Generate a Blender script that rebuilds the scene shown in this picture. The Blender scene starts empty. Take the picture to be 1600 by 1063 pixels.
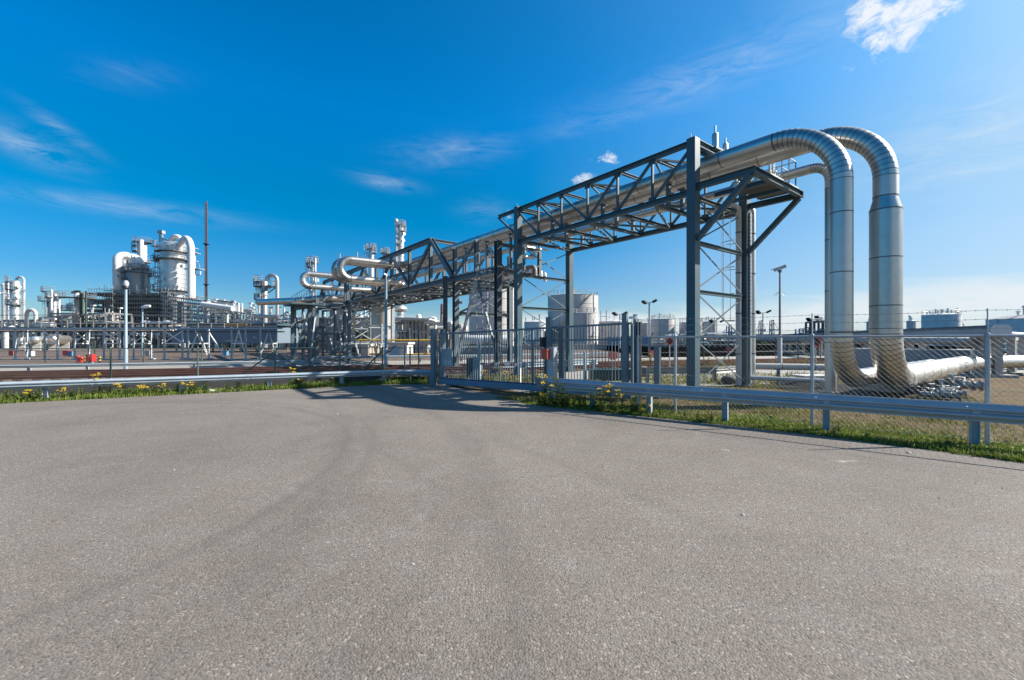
import bpy, math, random
from mathutils import Vector, Matrix
R = random.Random(7)
F, CX, HY, EYE = 679.0, 800.0, 530.0, 1.75
ZV = Vector((0, 0, 1))
scene = bpy.context.scene
COL = scene.collection

def P(px, py, Y):                      # a point seen at (px, py) at distance Y in front of the camera
    return Vector(((px-CX)/F*Y, Y, EYE-(py-HY)/F*Y))
def G(px, py):                         # the ground point there
    Y = EYE*F/(py-HY)
    return Vector(((px-CX)/F*Y, Y, 0))
O2 = Vector((5.88, 14.1, 0)); U = Vector((-.6066, .795, 0)); V = Vector((.795, .6066, 0))
def B(s, t, z):                        # bridge frame: s along the bridge, t across it
    return O2 + U*s + V*t + Vector((0, 0, z))

# ------------------------------------------------------------------ materials
MATS = {}
def nn(nt, t, **kw):
    n = nt.nodes.new(t)
    for k, v in kw.items():
        if k.startswith('i_'):
            n.inputs[k[2:].replace('_', ' ')].default_value = v
        else:
            setattr(n, k, v)
    return n
def base_mat(name):
    m = bpy.data.materials.new(name); m.use_nodes = True
    nt = m.node_tree
    return m, nt, nt.nodes['Principled BSDF']
def ramp(nt, fac, stops):
    r = nt.nodes.new('ShaderNodeValToRGB')
    el = r.color_ramp.elements
    while len(el) < len(stops): el.new(.5)
    for e, (p, c) in zip(el, stops):
        e.position = p
        e.color = (c, c, c, 1) if isinstance(c, (int, float)) else (*c, 1)
    nt.links.new(fac, r.inputs[0])
    return r.outputs[0]
def noise(nt, vec, scale, detail=5, rough=.6, dist=0):
    n = nn(nt, 'ShaderNodeTexNoise', i_Scale=scale, i_Detail=detail, i_Roughness=rough, i_Distortion=dist)
    if vec is not None: nt.links.new(vec, n.inputs['Vector'])
    return n.outputs['Fac']
def mixc(nt, fac, a, b, mode='MIX'):
    m = nt.nodes.new('ShaderNodeMix'); m.data_type = 'RGBA'; m.blend_type = mode
    for sock, v in ((m.inputs[0], fac), (m.inputs[6], a), (m.inputs[7], b)):
        if isinstance(v, (int, float)): sock.default_value = v
        elif isinstance(v, (tuple, list)): sock.default_value = (*v, 1)
        else: nt.links.new(v, sock)
    return m.outputs[2]
def mth(nt, op, a, b=None, c=None, clamp=False):
    m = nt.nodes.new('ShaderNodeMath'); m.operation = op; m.use_clamp = clamp
    for k, v in enumerate((a, b, c)):
        if v is None: continue
        if isinstance(v, (int, float)): m.inputs[k].default_value = v
        else: nt.links.new(v, m.inputs[k])
    return m.outputs[0]
def bump(nt, bs, h, dist, strength=1.0):
    b = nn(nt, 'ShaderNodeBump', i_Strength=strength, i_Distance=dist)
    nt.links.new(h, b.inputs['Height']); nt.links.new(b.outputs[0], bs.inputs['Normal'])
def geo_pos(nt): return nt.nodes.new('ShaderNodeNewGeometry').outputs['Position']

def M(name, col, rough=.5, metal=0., var=.25, scale=1.5, dirt=None, dirt_amt=.3, streak=False, bmp=0., rvar=.15):
    """plain painted / metal surface with blotchy variation, optional dirt streaks"""
    if name in MATS: return MATS[name]
    m, nt, bs = base_mat(name)
    pos = geo_pos(nt)
    f = noise(nt, pos, scale, 6, .65)
    lo = tuple(c*(1-var) for c in col); hi = tuple(min(1, c*(1+var)) for c in col)
    c = mixc(nt, ramp(nt, f, [(.3, 0.), (.7, 1.)]), lo, hi)
    f3 = noise(nt, pos, scale*14, 3, .6)
    c = mixc(nt, mth(nt, 'MULTIPLY', ramp(nt, f3, [(.45, 0.), (.75, 1.)]), .35), c, tuple(k*.75 for k in col))
    if dirt:
        v = pos
        if streak:
            mp = nn(nt, 'ShaderNodeMapping'); mp.inputs['Scale'].default_value = (1, 1, .12)
            nt.links.new(pos, mp.inputs[0]); v = mp.outputs[0]
        d = noise(nt, v, scale*3.1, 6, .7)
        c = mixc(nt, mth(nt, 'MULTIPLY', ramp(nt, d, [(.52, 0.), (.72, 1.)]), dirt_amt), c, dirt)
    nt.links.new(c, bs.inputs['Base Color'])
    bs.inputs['Metallic'].default_value = metal
    r = mth(nt, 'MULTIPLY_ADD', noise(nt, pos, scale*2.3, 5, .7), rvar*2, rough-rvar, clamp=True)
    nt.links.new(r, bs.inputs['Roughness'])
    if bmp: bump(nt, bs, noise(nt, pos, scale*4, 4, .6), bmp)
    MATS[name] = m
    return m

steel = M('bridge_paint', (.046, .090, .112), .5, 0, .15, .9, (.12, .09, .07), .22, True)
steel2 = M('truss_paint', (.10, .132, .15), .5, 0, .2, .7, (.15, .11, .08), .25, True)
galv = M('galvanised_steel', (.38, .41, .43), .5, .4, .18, 3., (.30, .31, .31), .4)
guard = M('guardrail_zinc', (.345, .40, .44), .62, .12, .10, 2.5, (.25, .26, .26), .3, True)
wire = M('fence_wire', (.34, .355, .36), .4, .6, .1, 3.)
postm = M('post_paint_grey_blue', (.135, .185, .215), .45, 0, .12, 2., (.14, .12, .1), .25)
clad = M('aluminium_cladding', (.56, .535, .50), .37, .93, .06, .5, (.46, .40, .34), .22, False, 0., .05)
def add_island_variation(m):
    nt = m.node_tree; bs = nt.nodes['Principled BSDF']
    ri = nt.nodes.new('ShaderNodeNewGeometry').outputs['Random Per Island']
    src = bs.inputs['Base Color'].links[0].from_socket
    nt.links.new(mixc(nt, 1., src, ramp(nt, ri, [(0., .86), (1., 1.10)]), 'MULTIPLY'), bs.inputs['Base Color'])
    rs = bs.inputs['Roughness'].links[0].from_socket
    nt.links.new(mth(nt, 'ADD', rs, mth(nt, 'MULTIPLY_ADD', ri, .12, -.06), None, True), bs.inputs['Roughness'])
add_island_variation(clad)
cladband = M('cladding_seam', (.15, .145, .135), .5, .6, .15, 3.)
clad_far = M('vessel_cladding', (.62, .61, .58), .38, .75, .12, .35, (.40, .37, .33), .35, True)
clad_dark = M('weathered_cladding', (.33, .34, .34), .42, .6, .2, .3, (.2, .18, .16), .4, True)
white = M('white_paint', (.70, .69, .665), .4, 0, .06, .4, (.52, .46, .40), .25, True)
cream = M('tank_paint', (.53, .495, .465), .5, 0, .08, .12, (.42, .36, .31), .35, True)
tankgrey = M('tank_paint_grey', (.56, .565, .57), .5, 0, .1, .1, (.28, .25, .22), .3, True)
concrete = M('concrete', (.36, .345, .32), .85, 0, .2, 1.4, (.19, .18, .17), .45, True, .004)
concpale = M('pale_concrete', (.46, .44, .41), .85, 0, .15, .5, (.28, .26, .24), .35, False, .003)
scafpole = M('scaffold_tube', (.33, .32, .30), .45, .5, .2, .6, (.2, .12, .08), .3)
scafdeck = M('scaffold_board', (.13, .125, .12), .8, 0, .3, .4)
darkcon = M('dark_concrete', (.09, .088, .085), .9, 0, .3, .25)  # dark interior behind the scaffolds, put into the concrete colour
ductgrey = M('blue_grey_cladding', (.145, .19, .23), .5, 0, .06, .3, (.2, .2, .2), .2, True)
ductpale = M('pale_sheet', (.56, .57, .57), .5, 0, .06, .4)
railrust = M('rusty_rail', (.22, .095, .06), .75, .1, .3, 1.2)
ballast_m = M('rail_ballast', (.125, .070, .052), .95, 0, .35, .7, (.17, .13, .1), .5, False, .02)
red = M('red_paint', (.62, .03, .025), .4, 0, .12, 3.)
redfade = M('faded_red_paint', (.50, .09, .055), .5, 0, .15, 4.)
yellow = M('yellow_paint', (.62, .40, .06), .5, 0, .12, 1.)
orange = M('orange_paint', (.55, .25, .03), .6, 0, .15, 1.)
black = M('black_plastic', (.018, .019, .02), .45, 0, .2, 4.)
darkgreen = M('dark_green_paint', (.03, .055, .045), .5, 0, .2, 2.)
fencegreen = M('green_fence_paint', (.10, .155, .135), .5, .1, .12, 2.)
bluepaint = M('blue_paint', (.13, .30, .48), .45, 0, .1, 1.)
palepole = M('pale_blue_pole', (.30, .39, .45), .4, .2, .08, 1., (.28, .28, .27), .25, True)
beige = M('beige_render', (.42, .37, .31), .8, 0, .12, .4)
brownpipe = M('brown_pipe_paint', (.26, .215, .185), .5, .1, .15, 1.)
cranered = M('crane_red', (.30, .05, .06), .5, 0, .1, .1)
craneblue = M('crane_blue', (.12, .2, .33), .5, 0, .1, .1)
rubblem = M('dull_black', (.009, .010, .010), .8, 0, .4, 2., None, .3, False, .01)
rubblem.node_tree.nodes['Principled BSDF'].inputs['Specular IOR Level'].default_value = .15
signwhite = M('sign_white', (.80, .80, .78), .4, 0, .03, 2.)
glassl = M('lamp_glass', (.75, .78, .8), .15, 0, .03, 2.)

# ------------------------------------------------------------------ mesh builder
class MB:
    def __init__(s): s.v = []; s.f = []; s.m = []
    def add(s, vs, fs, mi=0):
        n = len(s.v); s.v += [tuple(v) for v in vs]
        s.f += [tuple(i+n for i in f) for f in fs]; s.m += [mi]*len(fs); return s
    def box(s, c, sx, sy, sz, rz=0, mi=0):
        a = Vector((math.cos(rz), math.sin(rz), 0)); b = Vector((-a.y, a.x, 0))
        return s.obox(Vector(c), a*sx/2, b*sy/2, ZV*sz/2, mi)
    def obox(s, c, a, b, d, mi=0):
        vs = [c-a-b-d, c+a-b-d, c+a+b-d, c-a+b-d, c-a-b+d, c+a-b+d, c+a+b+d, c-a+b+d]
        return s.add(vs, [(0,3,2,1),(4,5,6,7),(0,1,5,4),(1,2,6,5),(2,3,7,6),(3,0,4,7)], mi)
    def bar(s, p, q, w, h=None, up=None, mi=0):
        h = h or w; p = Vector(p); q = Vector(q); d = q-p
        if d.length < 1e-6: return s
        dn = d.normalized()
        up = up or (ZV if abs(dn.z) < .9 else U)
        side = dn.cross(up).normalized(); up2 = side.cross(dn)
        return s.obox((p+q)/2, d/2, side*w/2, up2*h/2, mi)
    def prof(s, p, q, poly, up=None, mi=0):
        p = Vector(p); q = Vector(q); dn = (q-p).normalized()
        up = up or (ZV if abs(dn.z) < .9 else U)
        side = dn.cross(up).normalized(); up2 = side.cross(dn)
        n = len(poly)
        vs = [p+side*a+up2*b for a, b in poly]+[q+side*a+up2*b for a, b in poly]
        fs = [(i, i+n, (i+1) % n+n, (i+1) % n) for i in range(n)]+[tuple(range(n)), tuple(range(2*n-1, n-1, -1))]
        return s.add(vs, fs, mi)
    def ibeam(s, p, q, w, h, t=.016, up=None, mi=0):
        a, b, k = w/2, h/2, t/2
        poly = [(-a,-b),(a,-b),(a,-b+t),(k,-b+t),(k,b-t),(a,b-t),(a,b),(-a,b),(-a,b-t),(-k,b-t),(-k,-b+t),(-a,-b+t)]
        return s.prof(p, q, poly, up, mi)
    def tube(s, pts, r, n=10, cap=True, radii=None, mi=0):
        pts = [Vector(p) for p in pts]; N = len(pts)
        tan = []
        for i in range(N):
            a = pts[max(0, i-1)]; b = pts[min(N-1, i+1)]
            d = (pts[i]-a).normalized()+(b-pts[i]).normalized() if 0 < i < N-1 else (b-a)
            tan.append(d.normalized() if d.length > 1e-9 else ZV)
        t0 = tan[0]; ref = ZV if abs(t0.z) < .9 else Vector((1, 0, 0))
        x = t0.cross(ref).normalized()
        vs = []
        for i in range(N):
            if i:
                x = tan[i-1].rotation_difference(tan[i]) @ x
                x = (x-tan[i]*x.dot(tan[i])).normalized()
            y = tan[i].cross(x)
            rr = radii[i] if radii else r
            if 0 < i < N-1:
                ca = (pts[i]-pts[i-1]).normalized().dot(tan[i])
            vs += [pts[i]+(x*math.cos(k*2*math.pi/n)+y*math.sin(k*2*math.pi/n))*rr for k in range(n)]
        fs = [(i*n+k, i*n+(k+1) % n, (i+1)*n+(k+1) % n, (i+1)*n+k) for i in range(N-1) for k in range(n)]
        if cap: fs += [tuple(range(n-1, -1, -1)), tuple(range((N-1)*n, N*n))]
        return s.add(vs, fs, mi)
    def lathe(s, c, prof, n=24, mi=0, axis=None, a0=0., a1=None):
        c = Vector(c); ax = Vector(axis).normalized() if axis else ZV
        rx = ax.cross(Vector((0, 1, 0)) if abs(ax.y) < .9 else Vector((1, 0, 0))).normalized(); ry = ax.cross(rx)
        full = a1 is None
        K = n if full else n+1
        vs = []
        for r, z in prof:
            for k in range(K):
                a = a0+(2*math.pi if full else a1-a0)*k/n
                vs.append(c+ax*z+(rx*math.cos(a)+ry*math.sin(a))*r)
        fs = []
        for i in range(len(prof)-1):
            for k in range(n):
                k2 = (k+1) % K
                fs.append((i*K+k, i*K+k2, (i+1)*K+k2, (i+1)*K+k))
        if full:
            if prof[0][0] > 1e-6: fs.append(tuple(range(n-1, -1, -1)))
            if prof[-1][0] > 1e-6: fs.append(tuple(range((len(prof)-1)*n, len(prof)*n)))
        return s.add(vs, fs, mi)
    def segtube(s, pts, r, n=20, every=1.6, mi=0):
        """pipe of separate cladding lengths: joints at every bend vertex and every few metres of straight"""
        out = [Vector(pts[0])]
        for a, b in zip(pts[:-1], pts[1:]):
            k = max(1, int(round((b-a).length/every)))
            out += [a.lerp(b, j/k) for j in range(1, k+1)]
        t = MB(); t.tube(out, r, n, False)
        for i in range(len(out)-1):
            vs = t.v[i*n:(i+2)*n]
            s.add(vs, [(k, (k+1) % n, n+(k+1) % n, n+k) for k in range(n)], mi)
        s.add(t.v[:n], [tuple(range(n-1, -1, -1))], mi); s.add(t.v[-n:], [tuple(range(n))], mi)
        return s
    def sweep(s, path, poly, mi=0):
        path = [Vector(p) for p in path]; N = len(path); n = len(poly); vs = []
        for i in range(N):
            d = (path[min(N-1, i+1)]-path[max(0, i-1)]).normalized()
            side = d.cross(ZV).normalized()
            vs += [path[i]+side*a+ZV*b for a, b in poly]
        fs = [(i*n+k, (i+1)*n+k, (i+1)*n+(k+1) % n, i*n+(k+1) % n) for i in range(N-1) for k in range(n)]
        fs += [tuple(range(n)), tuple(range(N*n-1, (N-1)*n-1, -1))]
        return s.add(vs, fs, mi)
    def build(s, name, mats, parent=None, smooth=True, angle=35):
        mats = mats if isinstance(mats, (list, tuple)) else [mats]
        off = wloc(parent) if parent else Vector((0, 0, 0))
        me = bpy.data.meshes.new(name)
        me.from_pydata([(v[0]-off.x, v[1]-off.y, v[2]-off.z) for v in s.v], [], s.f)
        for m in mats: me.materials.append(m)
        if len(mats) > 1: me.polygons.foreach_set('material_index', s.m)
        if smooth:
            me.polygons.foreach_set('use_smooth', [True]*len(me.polygons))
            me.set_sharp_from_angle(angle=math.radians(angle))
        me.update()
        o = bpy.data.objects.new(name, me); COL.objects.link(o)
        if parent: o.parent = parent
        return o
def wloc(o):
    v = Vector((0, 0, 0))
    while o: v += o.location; o = o.parent
    return v
def tag(o, label=None, cat=None, group=None, kind=None):
    if label: o['label'] = label
    if cat: o['category'] = cat
    if group: o['group'] = group
    if kind: o['kind'] = kind
    return o
def thing(name, label, cat, loc, group=None):
    o = bpy.data.objects.new(name, None); COL.objects.link(o)
    o.empty_display_size = .2; o.location = Vector((loc[0], loc[1], 0 if len(loc) < 3 else loc[2]))
    return tag(o, label, cat, group)
def struct(name, mb, mat, smooth=False):
    return tag(mb.build(name, mat, None, smooth), kind='structure')
def copy_tree(o, parent=None):
    c = o.copy(); COL.objects.link(c); c.parent = parent
    for ch in o.children: copy_tree(ch, c)
    return c
def fillet(pts, rad, seg=8):
    """polyline with rounded corners; returns points"""
    pts = [Vector(p) for p in pts]; out = [pts[0]]
    for i in range(1, len(pts)-1):
        r = rad[i-1] if isinstance(rad, (list, tuple)) else rad
        a = (pts[i-1]-pts[i]).normalized(); b = (pts[i+1]-pts[i]).normalized()
        ang = a.angle(b); d = r/math.tan(ang/2)
        c = pts[i]+(a+b).normalized()*(r/math.sin(ang/2))
        p0 = pts[i]+a*d; p1 = pts[i]+b*d
        n = max(1, int(seg*(math.pi-ang)/(math.pi/2)+.5))
        q = (p0-c).rotation_difference(p1-c)
        axis, tot = q.to_axis_angle()
        for k in range(n+1):
            out.append(c+Matrix.Rotation(tot*k/n, 3, axis) @ (p0-c))
    out.append(pts[-1])
    return out
def bands(mb, pts, r, every=None, w=.03, n=20, mi=1, grow=.005, start=0.):
    """seam rings: at every vertex of the path (every=None) or each `every` metres along it"""
    if every is None:
        for i in range(1, len(pts)-1):
            d = (pts[i+1]-pts[i-1]).normalized()*w/2
            mb.tube([pts[i]-d, pts[i]+d], r+grow, n, True, None, mi)
        return
    acc = start
    for a, b in zip(pts[:-1], pts[1:]):
        L = (b-a).length; d = (b-a).normalized() if L > 1e-6 else ZV
        if L < every*.45: acc += L; continue
        x = every-acc if acc < every else .02
        while x < L-.05:
            p = a+d*x; mb.tube([p-d*w/2, p+d*w/2], r+grow, n, True, None, mi); x += every
        acc = 0
def railing(mb, pts, h=1.05, step=1.2, r=.022, closed=False, n=5, mid=True):
    pts = [Vector(p) for p in pts]
    if closed: pts = pts+[pts[0]]
    for a, b in zip(pts[:-1], pts[1:]):
        L = (b-a).length; k = max(1, int(round(L/step)))
        for i in range(k+(0 if closed else 1)):
            p = a.lerp(b, i/k); mb.tube([p, p+ZV*h], r, n)
        mb.tube([a+ZV*h, b+ZV*h], r, n)
        if mid: mb.tube([a+ZV*h*.55, b+ZV*h*.55], r*.8, n)
def ladder(mb, base, h, out, w=.42, r=.025, step=.3, cage=True, c0=2.2, n=5, hoop=1.0):
    base = Vector(base); out = Vector(out).normalized(); side = out.cross(ZV)
    for sg in (-1, 1): mb.tube([base+side*w/2*sg, base+side*w/2*sg+ZV*h], r, n)
    z = .3
    while z < h: mb.tube([base-side*w/2+ZV*z, base+side*w/2+ZV*z], r*.6, 4); z += step
    if cage:
        z = c0; rr = .38
        def hp(a, z): return base+ZV*z+side*math.cos(a)*rr+out*(math.sin(a)*rr*1.7)
        while z < h+.9:
            mb.tube([hp(math.pi*k/8, z) for k in range(9)], r*.8, 4); z += hoop
        for k in (2, 4, 6): mb.tube([hp(math.pi*k/8, c0), hp(math.pi*k/8, h+.8)], r*.7, 4)
def arc_pts(c, r, z, a0, a1, n=16):
    return [Vector((c[0]+math.cos(a0+(a1-a0)*k/n)*r, c[1]+math.sin(a0+(a1-a0)*k/n)*r, z)) for k in range(n+1)]
# ------------------------------------------------------------------ camera, sun, sky
cam = bpy.data.cameras.new('camera'); cam.sensor_width = 36; cam.lens = 36*F/1600
cam.shift_y = -1.5/1600; cam.clip_end = 12000; cam.clip_start = .05
camo = bpy.data.objects.new('camera', cam); COL.objects.link(camo)
camo.location = (0, 0, EYE); camo.rotation_euler = (math.radians(90), 0, 0)
scene.camera = camo
SEL = math.radians(35); SAZ = math.atan2(.994, .109)
SD = Vector((math.sin(SAZ)*math.cos(SEL), math.cos(SAZ)*math.cos(SEL), math.sin(SEL)))
sun = bpy.data.lights.new('sun', 'SUN'); sun.energy = 5.0; sun.angle = math.radians(.53); sun.color = (1., .95, .87)
suno = bpy.data.objects.new('sun', sun); COL.objects.link(suno)
suno.rotation_euler = SD.to_track_quat('Z', 'Y').to_euler(); suno.location = (40, 5, 40)
scene.view_settings.view_transform = 'Standard'; scene.view_settings.look = 'None'
scene.view_settings.exposure = 1.0; scene.view_settings.gamma = 1

w = bpy.data.worlds.new('World'); scene.world = w; w.use_nodes = True
nt = w.node_tree; bg = nt.nodes['Background']; bg.inputs[1].default_value = .07
sky = nt.nodes.new('ShaderNodeTexSky'); sky.sky_type = 'NISHITA'; sky.sun_disc = False
sky.sun_elevation = SEL; sky.sun_rotation = SAZ; sky.air_density = 1.0; sky.dust_density = .35; sky.ozone_density = 2.2
hs = nn(nt, 'ShaderNodeHueSaturation', i_Saturation=1.42, i_Value=.94)
nt.links.new(sky.outputs[0], hs.inputs['Color'])
skyc = mixc(nt, 1.0, hs.outputs[0], (.72, .97, 1.05), 'MULTIPLY')
tc = nt.nodes.new('ShaderNodeTexCoord'); gen = tc.outputs['Generated']
sx = nt.nodes.new('ShaderNodeSeparateXYZ'); nt.links.new(gen, sx.inputs[0])
az = mth(nt, 'ARCTAN2', sx.outputs[0], sx.outputs[1])
el = mth(nt, 'ARCSINE', sx.outputs[2])
ae = nt.nodes.new('ShaderNodeCombineXYZ'); nt.links.new(az, ae.inputs[0]); nt.links.new(el, ae.inputs[1])
grd = ramp(nt, el, [(0., (.78, .66, .80)), (.115, (.58, .68, .88)), (.20, (.60, .84, .96)), (.30, (.85, 1.0, 1.0)), (.46, (1.2, 1.36, 1.38)), (.7, (1.2, 1.36, 1.28)), (1., (1.1, 1.2, 1.15))])
cs_ = nt.nodes.new('ShaderNodeSeparateColor'); nt.links.new(skyc, cs_.inputs[0])
rr_ = mth(nt, 'MAXIMUM', mth(nt, 'SUBTRACT', cs_.outputs[0], mth(nt, 'MULTIPLY', cs_.outputs[2], .10)), 0.)
cc_ = nt.nodes.new('ShaderNodeCombineColor')
for k_, v_ in enumerate((rr_, cs_.outputs[1], cs_.outputs[2])): nt.links.new(v_, cc_.inputs[k_])
skyc = mixc(nt, 1.0, cc_.outputs[0], grd, 'MULTIPLY')
vm_ = nn(nt, 'ShaderNodeVectorMath', operation='DOT_PRODUCT'); nt.links.new(gen, vm_.inputs[0]); vm_.inputs[1].default_value = SD
glow = ramp(nt, vm_.outputs['Value'], [(.46, 0.), (.70, .06), (.78, .18), (.85, .36), (.97, .78)]); glow.node.color_ramp.interpolation = 'B_SPLINE'
skyc = mixc(nt, glow, skyc, (5.4, 6.6, 7.2))
def angles(px, py):
    dx = (px-CX)/F; dz = (HY-py)/F
    return math.atan2(dx, 1), math.atan2(dz, math.hypot(dx, 1))
def blob(px, py, wx, wy, rot=0.):
    a0, e0 = angles(px, py)
    da = mth(nt, 'SUBTRACT', az, a0); de = mth(nt, 'SUBTRACT', el, e0)
    c, s = math.cos(rot), math.sin(rot)
    x = mth(nt, 'ADD', mth(nt, 'MULTIPLY', da, c/wx), mth(nt, 'MULTIPLY', de, s/wx))
    y = mth(nt, 'ADD', mth(nt, 'MULTIPLY', da, -s/wy), mth(nt, 'MULTIPLY', de, c/wy))
    d2 = mth(nt, 'ADD', mth(nt, 'MULTIPLY', x, x), mth(nt, 'MULTIPLY', y, y))
    return mth(nt, 'POWER', 2.718, mth(nt, 'MULTIPLY', d2, -1.))
def addall(lst):
    o = lst[0]
    for k in lst[1:]: o = mth(nt, 'MAXIMUM', o, k)
    return o
# thin streaks
mp = nn(nt, 'ShaderNodeMapping'); mp.inputs['Scale'].default_value = (5., 22., 1.); mp.inputs['Rotation'].default_value = (0, 0, -.12)
nt.links.new(ae.outputs[0], mp.inputs[0])
nz = noise(nt, mp.outputs[0], 1.5, 11, .70, .9)
def amp(a, b): return mth(nt, 'MULTIPLY', b, a)
wisp = addall([amp(1.25, blob(45, 228, .050, .018, -.28)), amp(.8, blob(100, 205, .040, .009, -.5)), amp(.25, blob(205, 118, .06, .018, .25)), amp(.9, blob(215, 328, .15, .014, .02)), amp(1.15, blob(604, 285, .055, .012, -.08)), amp(.75, blob(715, 236, .10, .025, .12)), amp(.8, blob(1130, 108, .24, .035, .13)), amp(.55, blob(950, 185, .13, .02, .12)), amp(1.2, blob(1570, 195, .17, .06, .1)), amp(1.2, blob(1520, 268, .11, .015, .05)), amp(.5, blob(760, 330, .05, .02, 0)),
               amp(.3, blob(1250, 60, .2, .05, .2))])
_unused = addall([blob(50, 225, .085, .045, -.1), blob(230, 112, .09, .03, .15), blob(215, 328, .16, .018, .02), blob(604, 284, .07, .018, -.05),
               blob(705, 238, .13, .035, .1), blob(1130, 108, .33, .05, .13), blob(950, 185, .16, .03, .12), blob(1560, 200, .26, .07, .1),
               blob(1520, 268, .12, .02, .05), blob(760, 330, .06, .03, 0), blob(1250, 60, .2, .05, .2)])
wm = mth(nt, 'MULTIPLY', ramp(nt, nz, [(.36, 0.), (.68, 1.)]), wisp)
# puffy little clouds
mp2 = nn(nt, 'ShaderNodeMapping'); mp2.inputs['Scale'].default_value = (24., 38., 1.)
nt.links.new(ae.outputs[0], mp2.inputs[0])
nz2 = noise(nt, mp2.outputs[0], 1.1, 11, .68, .7)
puff = addall([blob(1425, 18, .085, .045, .45), blob(1350, 25, .035, .025, 0), mth(nt, 'MULTIPLY', blob(950, 247, .036, .014, -.1), .72), mth(nt, 'MULTIPLY', blob(905, 283, .036, .018, .3), .68),
               mth(nt, 'MULTIPLY', blob(795, 337, .02, .015, 0), .5)])
pm = mth(nt, 'MULTIPLY', mth(nt, 'SUBTRACT', mth(nt, 'ADD', nz2, mth(nt, 'MULTIPLY', puff, .40)), .655), 4.4, clamp=True)
pm = mth(nt, 'MULTIPLY', pm, ramp(nt, puff, [(.12, 0.), (.5, 1.)]))
# bank near the horizon
mp3 = nn(nt, 'ShaderNodeMapping'); mp3.inputs['Scale'].default_value = (9., 30., 1.)
nt.links.new(ae.outputs[0], mp3.inputs[0])
nz3 = noise(nt, mp3.outputs[0], 1.0, 8, .6, .4)
bank = addall([blob(1450, 480, .36, .036), blob(1150, 502, .30, .036), blob(1620, 462, .25, .045), blob(900, 503, .45, .026)])
bm_ = mth(nt, 'MULTIPLY', mth(nt, 'SUBTRACT', mth(nt, 'ADD', nz3, mth(nt, 'MULTIPLY', bank, .50)), .62), 3.2, clamp=True)
bm_ = mth(nt, 'MULTIPLY', bm_, bank)
# veil of haze low over the sea side
veil = mth(nt, 'MULTIPLY', ramp(nt, el, [(0., 1.), (.20, 0.)]), ramp(nt, mth(nt, 'MULTIPLY_ADD', az, .35, .45), [(.1, .05), (.45, .35), (.85, .8)]))
skyc = mixc(nt, mth(nt, 'MULTIPLY', veil, .62), skyc, (4.6, 5.4, 6.1))
rh = mth(nt, 'MULTIPLY', ramp(nt, mth(nt, 'MULTIPLY_ADD', az, .5, 0.), [(.02, 0.), (.14, .13), (.29, .33), (.42, .48), (.8, .55)]), ramp(nt, el, [(.18, 1.), (.52, 0.)]))
skyc = mixc(nt, rh, skyc, (5.0, 5.8, 6.3))
skyc = mixc(nt, mth(nt, 'MULTIPLY', wm, .36), skyc, (5.4, 6.1, 6.7))
skyc = mixc(nt, mth(nt, 'MULTIPLY', bm_, .8), skyc, (6.1, 6.35, 6.6))
skyc = mixc(nt, mth(nt, 'MULTIPLY', pm, .85), skyc, (6.9, 7.0, 7.1))
nt.links.new(skyc, bg.inputs[0])

# ------------------------------------------------------------------ ground
def poly_sheet(name, pts, z, mat, wob=0., step=.35):
    out = []
    for i, a in enumerate(pts):
        b = pts[(i+1) % len(pts)]; a = Vector(a); b = Vector(b)
        k = max(1, int((b-a).length/step)) if wob and (b-a).length < 40 else 1
        for j in range(k):
            p = a.lerp(b, j/k)
            if wob: p = p+Vector((R.uniform(-wob, wob), R.uniform(-wob, wob)))
            out.append((p.x, p.y, z))
    mb = MB(); mb.add(out, [tuple(range(len(out)))])
    return struct(name, mb, mat)

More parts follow.
